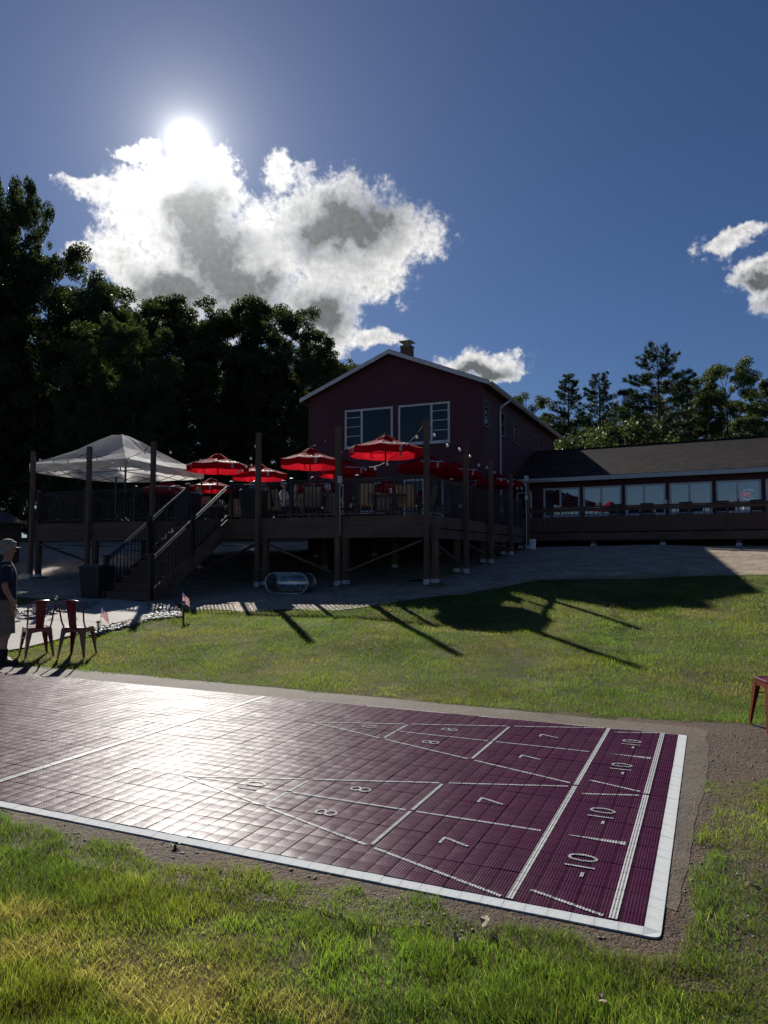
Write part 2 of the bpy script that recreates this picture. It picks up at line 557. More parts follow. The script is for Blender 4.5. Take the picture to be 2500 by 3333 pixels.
gr = [gpt(x, y) for x, y in ((575, 1962), (620, 1985), (800, 1992), (960, 1985), (1080, 1990), (1250, 1968), (1400, 1948), (1560, 1925), (1680, 1902), (1800, 1885), (2000, 1873), (2250, 1869), (2499, 1866))]
GRAVEL_EDGE = [(p.x, p.y) for p in gr]
gpoly = GRAVEL_EDGE + [(13.5, 18.6), (24, 19.5), (26, 46), (-22, 46), (-22, 21), (-9.5, 18.6), (-7.4, 17.9)]
drape('gravel_yard', wob(gpoly[:13], 0.12, 0.4)[:-1 * 12] + gpoly[13:], M['gravel'], 0.012, 0.6)
pp = [gpt(x, y) for x, y in ((575, 1956), (470, 1962), (508, 2003), (304, 2050), (211, 2080), (68, 2116))]
PATH = [(p.x, p.y) for p in pp] + [(-6.6, 11.0), (-9.5, 11.4), (-9.8, 14.2), (-8.3, 16.9), (-7.4, 18.2)]
drape('concrete_path', PATH, M['concrete'], 0.03, 0.5)
sl_ = [cuv(-13, 3.3), cuv(0.36, 3.3), cuv(0.36, -0.02), cuv(0.05, -0.02), cuv(0.05, -0.1), cuv(.42, -0.1), cuv(.42, 4.12), cuv(-13, 4.22)]
sp = [(-13, 3.6), (0.0, 3.6), (0.0, 0.3), (0.10, 0.25), (0.13, .9), (0.15, 1.5), (0.20, 2.2), (0.22, 2.9), (0.21, 3.9), (0.14, 4.02), (-3, 4.14), (-6, 4.2), (-13, 4.3)]
drape('court_apron', wob([tuple(cuv(u, v)[:2]) for u, v in sp], 0.010, 0.12, 8), M['slab'], 0.0045, 0.5)
dp = [(-13, 0.3), (-13, -.45), (-9, -.42), (-5, -.40), (-3.5, -.42), (-2.2, -.44), (-1.2, -.36), (-.4, -.34), (.2, -.33), (.5, -.2), (.52, .4), (.52, 1.2), (.52, 1.9), (.7, 2.5), (1.5, 2.5), (2.6, 3.2), (2.4, 4.2), (1.2, 4.6), (.3, 4.3), (-.6, 4.2), (-.6, 3.3), (-.1, 3.2), (-.1, 0.3)]
DIRT = [tuple(cuv(u, v)[:2]) for u, v in dp]
drape('dirt_border', wob(DIRT, 0.045, 0.15), M['dirt'], 0.002, 0.4)

# ---------------------------------------------------------------- shuffleboard court
TS = 0.2992


def court_mat(name, c, rough, white=False):
    m = bpy.data.materials.new(name); m.use_nodes = True
    t = m.node_tree; N = NT(t); b = t.nodes['Principled BSDF']
    tcn = N.n('ShaderNodeTexCoord')
    tc = tcn.outputs['Object']
    sp = N.n('ShaderNodeSeparateXYZ', ins={0: tc})
    def saw(s, n):
        return N.m('SUBTRACT', N.m('FRACT', N.m('MULTIPLY', N.m('ADD', s, 100 * TS + TS / 2), n / TS)), 0.5)
    hu, hv = saw(sp.outputs[0], 21), saw(sp.outputs[1], 24)
    au, av = N.m('ABSOLUTE', hu), N.m('ABSOLUTE', hv)
    hole = N.m('MULTIPLY', N.m('LESS_THAN', au, 0.27), N.m('LESS_THAN', av, 0.33))
    pos = N.n('ShaderNodeNewGeometry').outputs['Position']
    cu, cv = saw(sp.outputs[0], 3), saw(sp.outputs[1], 3)
    ju = N.m('GREATER_THAN', N.m('ABSOLUTE', cu), 0.477); jv = N.m('GREATER_THAN', N.m('ABSOLUTE', cv), 0.488)
    joint = N.m('MAXIMUM', ju, jv)
    dark = N.m('MAXIMUM', hole, N.m('MULTIPLY', joint, 0.85))
    rnd = N.n('ShaderNodeObjectInfo').outputs['Random']
    n1 = N.noise(pos, 3.0, 6.0, 0.65)
    lo, hi = tuple(x * 0.75 for x in c), tuple(min(1, x * 1.25) for x in c)
    base = N.mix(N.m('ADD', N.m('MULTIPLY', n1, 0.7), N.m('MULTIPLY', rnd, 0.3)), lo, hi)
    dust = N.ss(N.noise(pos, 90.0, 2.0, 0.5), 0.70, 0.76)
    base = N.mix(N.m('MULTIPLY', dust, 0.45), base, (0.45, 0.40, 0.36))
    film = N.m('MULTIPLY', N.ss(N.noise(pos, 1.6, 7.0, 0.7), 0.45, 0.75), 0.10)
    base = N.mix(film, base, (0.34, 0.29, 0.25))
    N.set(b, 'Base Color', N.mix(dark, base, (0.010, 0.006, 0.008)))
    N.set(b, 'Specular IOR Level', N.m('MULTIPLY', N.m('SUBTRACT', 1.0, dark), 0.09))
    N.set(b, 'Roughness', N.m('ADD', rough, N.m('MULTIPLY', n1, 0.08)))
    # every ninth of a tile is slightly domed and the sheet as a whole has crept into low waves
    dome = N.m('MULTIPLY', N.m('ADD', N.m('MULTIPLY', cu, cu), N.m('MULTIPLY', cv, cv)), -0.0040)
    wave = N.m('MULTIPLY', N.noise(pos, 2.2, 2.0, 0.5), 0.012)
    wave2 = N.m('MULTIPLY', N.noise(pos, 7.0, 2.0, 0.5), 0.004)
    h = N.m('ADD', N.m('ADD', dome, wave), wave2)
    N.set(b, 'Normal', N.n('ShaderNodeBump', ins={'Strength': 1.0, 'Distance': 1.0, 'Height': h}).outputs[0])
    return m


M['tile'] = court_mat('maroon_court_tile', (0.080, 0.009, 0.048), 0.355)
M['tilewhite'] = court_mat('white_court_paint', (0.60, 0.60, 0.60), 0.36)
M['edge'] = mat('white_edge_ramp', (0.64, 0.66, 0.65), 0.75, 0.10, 10, 0.2, 60, spec=.15)
court = thing('shuffleboard_court', 'maroon perforated tile shuffleboard court with white border and scoring marks', 'court', tuple(cuv(0, 0)), CTH)
hs = TS / 2 - 0.0010


def tile_mb(mb, cx, cy):
    rg = [[(cx + sx * a, cy + sy * a, z) for sx, sy in ((-1, -1), (1, -1), (1, 1), (-1, 1))] for a, z in ((hs, -0.016), (hs, -0.0015), (hs - 0.0015, 0.0))]
    return mb.loft(rg, cap0=False)


tme = tile_mb(MB(), 0, 0).mesh('court_tile', M['tile'])
U0, V0 = -0.02, 0.03
tiles = []
for i in range(40):
    for j in range(12):
        u, v = U0 - (i + .5) * TS, V0 + (j + .5) * TS
        p = cuv(u, v); d = math.hypot(p.x, p.y)
        tiles.append((d if abs(p.x) < 0.56 * p.y else d + 50, u, v))
tiles.sort()
rr = random.Random(5)
rest = MB()
for k, (d, u, v) in enumerate(tiles):
    if k < 300:
        link('court_tile', tme, court, (u + rr.gauss(0, .0006), v + rr.gauss(0, .0006), rr.uniform(-0.0008, 0)), (rr.gauss(0, .0035), rr.gauss(0, .0035), 0))
    else:
        tile_mb(rest, u - tiles[-1][1], v - tiles[-1][2])
ro = rest.build('far_tile_field', M['tile'], court, loc=(tiles[-1][1], tiles[-1][2], -0.0004)); ro['kind'] = 'stuff'
# ramps: pieces of a third of a tile
es = TS / 3


def ramp_mesh(w, L):
    a = L / 2 - 0.0008
    return MB().loft([[(s, 0, -0.002), (s, 0, -0.018), (s, -w, -0.018), (s, -w, -0.010)] for s in (-a, a)]).mesh('edge_piece', M['edge'])


rm1 = ramp_mesh(0.058, es); rm2 = ramp_mesh(0.068, es); rm3 = ramp_mesh(0.045, TS)
for i in range(105):
    link('edge_piece', rm1, court, (U0 - (i + .5) * es, V0, rr.uniform(-.001, .0005)))
for j in range(36):
    link('edge_piece', rm2, court, (U0, V0 + (j + .5) * es, rr.uniform(-.001, .0005)), (0, 0, R(90)))
for i in range(36):
    link('edge_piece', rm3, court, (U0 - (i + .5) * TS, V0 + 12 * TS, 0), (0, 0, R(180)))
for v0, w, sy in ((V0, .058, -1), (V0 + 12 * TS, .045, 1)):      # rounded corner pieces
    pts = [(0, 0)] + [(0.068 * (math.sin(a) ** .55), sy * w * (math.cos(a) ** .55 if math.cos(a) > 1e-9 else 0)) for a in [R(90) * k / 6 for k in range(7)]]
    top = [(U0 + x, v0 + y, -0.002 - 0.008 * (k > 0)) for k, (x, y) in enumerate(pts)]
    bot = [(x, y, -0.018) for x, y, z in top]
    MB().loft([bot, top]).build('corner_piece', M['edge'], court, fix=True)


def line(u0, v0, u1, v1, w, w1=None):
    a, b = Vector((u0, v0, 0)), Vector((u1, v1, 0)); d = (b - a).normalized(); n = Vector((-d.y, d.x, 0)) / 2
    w1 = w if w1 is None else w1
    q = [a + n * w, a - n * w, b - n * w1, b + n * w1]
    mb = MB().loft([[p + Vector((0, 0, z)) for p in q] for z in (0.0005, 0.003)])
    # local coordinates stay on the tile lattice so that the perforations run on through the paint
    ox, oy = tiles[-1][1], tiles[-1][2]
    mb.v = [p - Vector((ox, oy, 0)) for p in mb.v]
    mb.build('line_marking', M['tilewhite'], court, loc=(ox, oy, 0), fix=True)


def text_mesh(s, size, mt, ext=0.0015, shear=0.0, off=0.0):
    cu = bpy.data.curves.new('t', 'FONT'); cu.body = s; cu.size = size; cu.extrude = ext; cu.align_x = 'CENTER'; cu.align_y = 'CENTER'; cu.shear = shear
    cu.resolution_u = 3; cu.offset = off
    o = bpy.data.objects.new('t', cu); COL.objects.link(o)
    dg = bpy.context.evaluated_depsgraph_get()
    me = bpy.data.meshes.new_from_object(o.evaluated_get(dg))
    bpy.data.objects.remove(o); bpy.data.curves.remove(cu)
    me.materials.clear(); me.materials.append(mt)
    return me


NUM = {s: text_mesh(s, z, M['tilewhite'], off=-.0028) for s, z in (('7', .25), ('8', .22), ('10', .22), ('-10', .225))}


def number(s, u, v):
    link('number_marking', NUM[s], court, (u, v, 0.0028), (0, 0, R(90)))


for half in (0, 1):
    c0 = 0.915 + 1.815 * half; lo, hi = c0 - 0.875, c0 + 0.875
    for uu in (-0.147, -0.60):
        line(uu, lo - (0.0 if half == 0 else 0.02), uu, hi + 0.015, 0.036)
    xa = -3.15

    def vs(u):      # half width of the triangle at u
        return 0.875 * (u - xa) / (-0.62 - xa)
    for ux in (-1.43, -2.31):
        h = vs(ux) - 0.03
        line(ux, c0 - h, ux, c0 - 0.012, 0.026); line(ux, c0 + 0.012, ux, c0 + h, 0.026)
    for s in (-1, 1):
        for (ua, ub) in ((-0.64, -1.40), (-1.46, -2.28), (-2.34, xa)):
            line(ua, c0 + s * vs(ua), ub, c0 + s * vs(ub), 0.021)
        line(-0.53, c0 + s * 0.75, -0.19, c0 + s * 0.865, 0.020)
    for (ua, ub) in ((-0.64, -1.40), (-1.47, -2.27)):
        line(ua, c0, ub, c0, 0.022)
    line(-0.485, c0, -0.18, c0, 0.004, 0.05)
    for s in (-1, 1):
        number('-10', -0.355, c0 + s * 0.38); number('7', -1.02, c0 + s * 0.36); number('8', -1.88, c0 + s * 0.24)
    number('10', -2.58, c0)
line(-4.24, 0.05, -4.24, 3.60, 0.06)
# ---------------------------------------------------------------- shared builders for the buildings
def window(parent, x0, x1, z0, z1, y, mull=(), hb=(), fw=0.06, glass='glass', label=None, name='window', fm='whitetrim'):
    """a framed window in the local plane y facing -y; mull: x of uprights, hb: (x0, x1, z) of cross bars"""
    mb = MB()
    d0, d1 = y - 0.05, y + 0.02
    mb.b2(x0, x1, d0, d1, z0, z0 + fw).b2(x0, x1, d0, d1, z1 - fw, z1)
    mb.b2(x0, x0 + fw, d0 + .002, d1, z0 + fw, z1 - fw).b2(x1 - fw, x1, d0 + .002, d1, z0 + fw, z1 - fw)
    for m_ in mull:
        mb.b2(m_ - fw * .55, m_ + fw * .55, d0 + .004, d1, z0 + fw, z1 - fw)
    for (a, b, z) in hb:
        mb.b2(a, b, d0 + .012, d1, z - .016, z + .016)
    w = mb.build(name, M[fm], parent)
    if label:
        w['label'] = label
    xs = [x0 + fw] + sorted(mull) + [x1 - fw]
    for k, (a, b) in enumerate(zip(xs[:-1], xs[1:])):
        MB().b2(a, b, y - 0.012 - 0.008 * (k % 2), y + 0.01, z0 + fw - .01, z1 - fw + .01).build('pane', M[glass], w)
    MB().b2(x0 - .03, x1 + .03, y - 0.08, y + .02, z0 - .045, z0 - .002).build('sill', M[fm], w)
    return w


def siding(parent, x0, x1, z, e, y=0.0):
    """one lap siding board on the plane y, facing -y"""
    sec = [(y, z), (y - .024, z), (y - .008, z + e + .012), (y, z + e + .012)]
    return MB().loft([[(x, a, b) for a, b in sec] for x in (x0, x1)]).build('siding_board', M['redsiding'], parent, fix=True)


# ---------------------------------------------------------------- gabled house
M['greytrim'] = mat('weathered_grey_trim', (0.22, 0.21, 0.21), 0.6, 0.15, 4.0)
HW, HL = 8.2, 15.0
HPK, HEV = 10.50, 8.72          # ridge and eave heights
hx, hy = 4.07, 30.0
house = thing('gabled_house', 'dark red two storey house with white trimmed gable above the deck', 'house', (hx, hy, 0), R(-24.2))
sl2 = (HPK - HEV) / (HW / 2 + .35)
wz = HPK - sl2 * HW / 2 - 0.14      # wall top at the sides
w_ = MB(); w_.prism([(0, 0, 0.8), (-HW, 0, 0.8), (-HW, 0, wz), (-HW / 2, 0, HPK - .14), (0, 0, wz)], (0, HL, 0))
wall = w_.build('wall', M['redsiding'], house, fix=True)
EXP = 0.16
z = 1.4
while z < HPK - 0.3:
    half = HW / 2 if z + EXP < wz else (HPK - .14 - z - EXP) / sl2
    if half > 0.2:
        siding(wall, -HW / 2 - half, -HW / 2 + half, z, EXP)
    z += EXP
sdm = None
z = 1.4
while z + EXP < wz + 0.05:
    sec = [(0, z), (.024, z), (.008, z + EXP + .012), (0, z + EXP + .012)]
    MB().loft([[(a, yy, b) for a, b in sec] for yy in (0.0, HL)]).build('siding_board', M['redsiding'], wall, fix=True)
    z += EXP
for xx in (-HW, 0):      # corner boards
    MB().b2(xx - .05, xx + .05, -.035, .06, 1.0, wz - .02).build('corner_board', M['redsiding'], house)
M['shingle'] = mat('asphalt_shingle', (0.045, 0.034, 0.034), 0.9, 0.4, 14.0, 0.8, 90)
rp = []
for s in (-1, 1):
    a = [(-HW / 2, -.32, HPK - .12), (-HW / 2, -.32, HPK), (-HW / 2 + s * (HW / 2 + .35), -.32, HEV), (-HW / 2 + s * (HW / 2 + .35), -.32, HEV - .12)]
    rp.append(MB().prism(a, (0, HL + .64, 0)).build('roof_slope', M['shingle'], house, fix=True))
    b = [(-HW / 2, -.36, HPK - .20), (-HW / 2, -.36, HPK - .025), (-HW / 2 + s * (HW / 2 + .352), -.36, HEV - .025), (-HW / 2 + s * (HW / 2 + .352), -.36, HEV - .20)]
    MB().prism(b, (0, .037, 0)).build('bargeboard', M['whitetrim'], house, fix=True)
    x1 = -HW / 2 + s * (HW / 2 + .352)
    MB().b2(min(x1, x1 + s * .03), max(x1, x1 + s * .03), -.30, HL + .3, HEV - .20, HEV - .03).build('eave_fascia', M['whitetrim'], house)
    MB().b2(min(x1 - s * .35, x1 - s * .01), max(x1 - s * .35, x1 - s * .01), -.30, HL + .3, HEV - .21, HEV - .19).build('soffit', M['redsiding'], house)
# gutter and downspout on the right eave
gs = [(0, 0), (.0, -.10), (.07, -.11), (.12, -.02), (.10, -.02), (.06, -.09), (.015, -.085), (.015, 0)]
MB().loft([[(.382 + a, yy, HEV - .05 + b) for a, b in gs] for yy in (-.3, HL + .3)]).build('gutter', M['alum'], house, fix=True)
MB().tube([(.44, 2.9, HEV - .16), (.44, 2.9, HEV - .26), (.10, 2.5, HEV - .62), (.08, 2.5, HEV - .8), (.08, 2.5, 3.0)], .05, 8).build('downspout', M['alum'], house, smooth=True)
# chimney of real bricks
ch = MB().b2(-HW / 2 - .22, -HW / 2 + .22, 1.58, 2.02, HPK - .45, 11.12).build('chimney', M['concrete'], house)
bm_ = MB().box((0, 0, 0), (.142, .05, .057)).mesh('brick', M['brick'])
zz = HPK - .42; row = 0
while zz < 11.05:
    for side in range(4):
        for k in range(3):
            o_ = (-.15 + .15 * k) + (.035 if row % 2 else -.035)
            if abs(o_) > .17:
                o_ = .17 * (1 if o_ > 0 else -1)
            ca = R(90) * side
            px_, py_ = o_ * math.cos(ca) + .215 * math.sin(ca), o_ * math.sin(ca) - .215 * math.cos(ca)
            link('brick', bm_, ch, (-HW / 2 + px_, 1.8 + py_, zz + .03), (0, 0, ca + random.uniform(-.01, .01)))
    zz += .068; row += 1
MB().b2(-HW / 2 - .27, -HW / 2 + .27, 1.53, 2.07, 11.12, 11.17).build('chimney_crown', M['concrete'], ch)
cp = MB()
for sx in (-1, 1):
    for sy in (-1, 1):
        cp.tube([(-HW / 2 + sx * .15, 1.8 + sy * .15, 11.16), (-HW / 2 + sx * .15, 1.8 + sy * .15, 11.36)], .015, 5)
cp.loft([[(-HW / 2 + sx * q, 1.8 + sy * q, h) for sx, sy in ((-1, -1), (1, -1), (1, 1), (-1, 1))] for q, h in ((.30, 11.35), (.30, 11.37), (.05, 11.47))])
cp.build('chimney_cap', M['blackmetal'], ch)
# upper windows
window(house, -6.36, -4.02, 6.30, 8.02, -.026, (-5.52,), [(-6.30, -5.56, zq) for zq in (6.83, 7.25, 7.66)], .085, label='picture window with a ladder of small panes on its left')
window(house, -3.75, -1.40, 6.30, 8.02, -.026, (-2.22,), [(-2.18, -1.46, zq) for zq in (6.83, 7.25, 7.66)], .085, label='picture window with a ladder of small panes on its right')
# deck level door and windows
dd = window(house, -3.5, -1.7, 2.62, 4.78, -.026, (-2.6,), (), .07, name='sliding_door')
MB().b2(-2.68, -2.65, -.12, -.08, 3.5, 3.8).build('door_handle', M['blackmetal'], dd)
window(house, -5.6, -4.4, 3.4, 4.7, -.026, (-5.0,), (), .07)
window(house, -7.6, -6.4, 3.4, 4.7, -.026, (-7.0,), (), .07)
for ty in (.45, 3.0, 5.4, 9.85):
    wn = window(house, -.34, .34, 6.9, 7.95, 0, (), ((-.3, .3, 7.43),), .035, fm='greytrim')
    Mx = Matrix.Translation((.026, ty, 0)) @ Matrix.Rotation(R(90), 4, 'Z')
    wn.matrix_local = Mx

# ---------------------------------------------------------------- dining wing
wx, wy = 6.70, 34.5
WL, WD = 17.0, 8.6
wing = thing('dining_wing', 'low maroon restaurant wing with brown shingle roof and row of sliding windows', 'building', (wx, wy, 0), R(-28.7))
WE, WR = 5.05, 6.98
MB().b2(-.65, WL, 0, WD, 1.2, WE).build('wall', M['redsiding'], wing)
wl = [o for o in wing.children][0]
z = 2.3
while z < WE - .05:
    siding(wl, -.62, WL, z, EXP)
    z += EXP
run = WD / 2 + .5
# roof: deck plane, then courses of shingles with real laps
for s in (-1, 1):
    y0 = WD / 2; y1 = WD / 2 + s * run
    MB().prism([(-1.1, y0, WR - .1), (-1.1, y0, WR), (-1.1, y1, WE + .02), (-1.1, y1, WE - .08)], (WL + 1.3, 0, 0)).build('roof_slope', M['shingle'], wing, fix=True)


def shingle_mat():
    m = bpy.data.materials.new('brown_shingle_tabs'); m.use_nodes = True
    t = m.node_tree; N = NT(t); b = t.nodes['Principled BSDF']
    tc = N.n('ShaderNodeTexCoord').outputs['Object']
    sp = N.n('ShaderNodeSeparateXYZ', ins={0: tc})
    rnd = N.n('ShaderNodeObjectInfo').outputs['Random']
    ix = N.m('FLOOR', N.m('MULTIPLY', N.m('ADD', sp.outputs[0], N.m('MULTIPLY', rnd, 3.0)), 4.2))
    wn = N.n('ShaderNodeTexWhiteNoise', noise_dimensions='2D', ins={'Vector': N.n('ShaderNodeCombineXYZ', ins={0: ix, 1: N.m('MULTIPLY', rnd, 91.0)}).outputs[0]})
    f = N.m('ADD', N.m('MULTIPLY', wn.outputs[0], 0.6), N.m('MULTIPLY', N.noise(tc, 30.0, 4.0), 0.4))
    N.set(b, 'Base Color', N.mix(f, (0.016, 0.012, 0.012), (0.115, 0.088, 0.080))); N.set(b, 'Roughness', 0.9); N.set(b, 'Specular IOR Level', 0.25)
    N.set(b, 'Normal', N.n('ShaderNodeBump', ins={'Strength': .6, 'Distance': .01, 'Height': N.m('ADD', f, N.noise(tc, 120.0, 2.0))}).outputs[0])
    return m


M['tabs'] = shingle_mat()
SLn = math.hypot(run, WR - WE); ex = 0.145
dY, dZ = (run) / SLn, (WR - WE - .02) / SLn
cm = MB().loft([[(x, -.01, .004), (x, -.01, .032), (x, ex + .02, .008), (x, ex + .02, .0)] for x in (-1.1, WL + .2)], ).mesh('shingle_course', M['tabs'])
k = 0
while k * ex < SLn - .05:
    link('shingle_course', cm, wing, (random.uniform(-.004, .004), -.5 + dY * k * ex, WE + .022 + dZ * k * ex), (math.atan2(dZ, dY), 0, 0)); k += 1
MB().bar((-1.1, WD / 2, WR + .03), (WL + .2, WD / 2, WR + .03), .26, .03).build('ridge_cap', M['shingle'], wing)
MB().b2(-.62, WL + .2, -.53, -.505, WE - .17, WE + .015).build('eave_fascia', M['alum'], wing)
MB().b2(-.62, WL + .2, -.50, -.002, WE - .12, WE - .10).build('soffit', M['redsiding'], wing)
MB().loft([[(x, -.532 - a, WE - .05 + b) for a, b in gs] for x in (-.6, 1.6)]).build('gutter', M['alum'], wing, fix=True)
MB().tube([(.15, -.59, WE - .15), (.15, -.58, WE - .25), (.28, -.12, WE - .62), (.28, -.09, WE - .8), (.28, -.09, 2.55)], .055, 8).build('downspout', M['alum'], wing, smooth=True)
for k in range(9):
    s0 = .88 + 1.84 * k
    if s0 + 1.68 > WL:
        break
    window(wing, s0, s0 + 1.68, 3.30, 4.63, -.026, (s0 + .80,), (), .075, 'glass2')
dr = window(wing, -.40, .10, 2.5, 4.5, -.026, (), (), .05, 'glass', name='side_door')
# neon OPEN sign hung inside the glass
neon = mat('red_neon', (0.9, 0.05, 0.08), 0.4, emit=((1.0, 0.22, 0.26), 0.28))
neonb = mat('blue_neon', (0.3, 0.4, 1.0), 0.4, emit=((0.45, 0.55, 1.0), 0.9))
s0 = .88 + 1.84 * 4 + 1.2
def wing_pt(x, y, z):
    a = R(-28.7)
    return Vector((wx + x * math.cos(a) - y * math.sin(a), wy + x * math.sin(a) + y * math.cos(a), z))
sg = thing('neon_open_sign', 'small glowing red OPEN sign ringed by blue dots in the dining window', 'sign', tuple(wing_pt(s0, -.045, 4.02)), R(-28.7))
nl = MB()
for x0_, pl_ in ((-.25, [(.055 + .055 * math.cos(6.283 * i / 14), .08 * math.sin(6.283 * i / 14)) for i in range(15)]), (-.115, [(0, -.08), (0, .08), (.07, .08), (.095, .04), (.07, 0), (0, 0)]), (.01, [(.09, .08), (0, .08), (0, 0), (.075, 0), (0, 0), (0, -.08), (.09, -.08)]), (.13, [(0, -.08), (0, .08), (.10, -.08), (.10, .08)])):
    nl.tube([(x0_ + a, -.012, b) for a, b in pl_], .0075, 5)
nl.build('lettering', neon, sg)
dm = MB().tube([(0, 0, 0), (0, -.02, 0)], .011, 6).mesh('dot', neonb)
for k in range(5):
    for sgn in (-1, 1):
        link('dot', dm, sg, (-.17 + .085 * k, -.004, sgn * (.20 - .03 * abs(k - 2) / 2)))

# ---------------------------------------------------------------- main deck
DX, DY, DA, DZ = 1.08, 17.8, R(-24.2), 2.53
du = Vector((math.cos(DA), math.sin(DA), 0)); dv = Vector((-math.sin(DA), math.cos(DA), 0))


def dpt(x, y, z):
    return Vector((DX, DY, 0)) + du * x + dv * y + Vector((0, 0, z))


def dgz(x, y):
    p = dpt(x, y, 0); return tz(p.x, p.y) + 0.012


deck = thing('raised_deck', 'raised brown timber deck with tall posts and black metal railings', 'deck', (DX, DY, 0), DA)
DW, DD = 13.4, 12.2
FS = (-13.4, -11.0, -8.5, -4.86, -2.43, 0.0)
for a, b in ((-13.45, -7.42), (-5.86, .06)):
    MB().b2(a, b, -.045, 0, DZ - .235, DZ).build('fascia_board', M['woodh'], deck)
MB().b2(-13.45, .06, -.04, 0, DZ - .545, DZ - .24).build('rim_beam', M['woodh'], deck)
MB().b2(-7.42, -5.86, -.03, 0, DZ - .235, DZ - .03).build('fascia_board', M['woodh'], deck)
MB().b2(.0, .045, .02, 9.9, DZ - .30, DZ).build('fascia_board', M['woodh'], deck)
MB().b2(-.012, .012, .04, 9.9, DZ - .56, DZ - .33).build('rim_beam', M['woodh'], deck)
MB().b2(-DW - .045, -DW, .02, DD, DZ - .30, DZ).build('fascia_board', M['woodh'], deck)
bme = MB().b2(-DW, 0, 0, .137, -.03, 0).mesh('deck_board', M['woodh'])
for k in range(int(DD / .142)):
    link('deck_board', bme, deck, (0, .003 + k * .142, DZ - .001))
jme = MB().b2(-.02, .02, .02, DD - .1, -.235, 0).mesh('joist', M['wood'])
for k in range(1, 33):
    link('joist', jme, deck, (-k * .406, 0, DZ - .034))
TOPZ = 1.56 + 3.29


def tall_post(x, y, top=TOPZ, off=(0, -.115)):
    zb = dgz(x, y)
    p = MB().b2(x + off[0] - .058, x + off[0] + .058, y + off[1] - .058, y + off[1] + .058, zb + .14, top).build('tall_post', M['wood'], deck)
    MB().b2(x + off[0] - .064, x + off[0] + .064, y + off[1] - .064, y + off[1] + .064, zb + .02, zb + .15).build('post_anchor', M['anchor'], p)
    return p


def support(x, y):
    zb = dgz(x, y)
    p = MB().b2(x - .07, x + .07, y - .07, y + .07, zb + .14, DZ - .27).build('support_post', M['wood'], deck)
    MB().b2(x - .078, x + .078, y - .078, y + .078, zb + .05, zb + .15).build('post_anchor', M['anchor'], p)
    n = 14
    MB().loft([[(x + rr_ * math.cos(6.283 * i / n) * random.uniform(.93, 1.05), y + rr_ * math.sin(6.283 * i / n), zb + h) for i in range(n)] for rr_, h in ((.25, -.08), (.24, .04), (.21, .055))]).build('footing', M['slab'], p)


for x in FS:
    tall_post(x, 0)
    support(x + .155, .055)
for y in (2.5, 5.0, 7.4, 9.8):
    tall_post(.16, y, TOPZ - .45 if y > 9 else TOPZ - .08 * y, (0, 0))
    support(-.10, y)
for x in (-2.43, -4.86, -7.3, -9.7, -12.2):
    for y in (3.6, 7.4):
        support(x, y)


def brace(x0, z0, x1, z1, y=-.055):
    MB().bar((x0, y, z0), (x1, y, z1), .04, .14, (0, 1, 0)).build('brace', M['woodh'], deck)


brace(-.12, DZ - .62, -2.30, dgz(-2.4, 0) + .35)
brace(-4.75, DZ - .62, -2.55, dgz(-2.4, 0) + .35, -.105)
brace(-5.0, DZ - .70, -7.1, dgz(-7.2, 0) + .3)
brace(-13.2, DZ - .6, -11.1, dgz(-11, 0) + .6)
for y in (.2, 2.7, 5.2):
    MB().bar((.0, y + .1, DZ - .66), (.0, y + 2.1, dgz(0, y + 2.2) + .3), .04, .13, (1, 0, 0)).build('brace', M['woodh'], deck)


def railing(parent, p, q, posts, h=.98, gap=.115, z=DZ, name='railing', lean=False):
    """black metal railing from p to q (local, z given by the points)"""
    p, q = Vector(p), Vector(q); L = (q - p).length; d = (q - p) / L
    hor = Vector((d.x, d.y, 0)).length
    r = MB().bar(p + Vector((0, 0, h)), q + Vector((0, 0, h)), .062, .035).bar(p + Vector((0, 0, .10)), q + Vector((0, 0, .10)), .04, .03).bar(p + Vector((0, 0, h - .07)), q + Vector((0, 0, h - .07)), .036, .026).build(name, M['blackmetal'], parent)
    ang = math.atan2(d.y, d.x)
    me = bpy.data.meshes.get('bal%.2f' % h) or MB().b2(-.0095, .0095, -.0095, .0095, .10, h - .06).mesh('bal%.2f' % h, M['blackmetal'])
    n = int(L * hor / gap)
    for k in range(1, n):
        link('baluster', me, r, p + d * (L * k / n), (0, 0, ang))
    pm = bpy.data.meshes.get('rp%.2f' % h) or MB().b2(-.04, .04, -.04, .04, 0, h + .06).loft([[(sx * a, sy * a, zq) for sx, sy in ((-1, -1), (1, -1), (1, 1), (-1, 1))] for a, zq in ((.052, h + .06), (.052, h + .08), (.02, h + .10))]).mesh('rp%.2f' % h, M['blackmetal'])
    for s in posts:
        link('rail_post', pm, r, p + d * s, (0, 0, ang))
    return r


railing(deck, (-5.87, .09, DZ), (-.02, .09, DZ), (0, 1.94, 3.9, 5.8))
railing(deck, (-13.35, .09, DZ), (-7.40, .09, DZ), (0, 2.0, 4.0, 5.95))
railing(deck, (-.09, .14, DZ), (-.09, 9.8, DZ), (1.9, 3.85, 5.8, 7.7, 9.6))
railing(deck, (-13.30, .14, DZ), (-13.30, 12.0, DZ), (2, 4, 6, 8, 10))

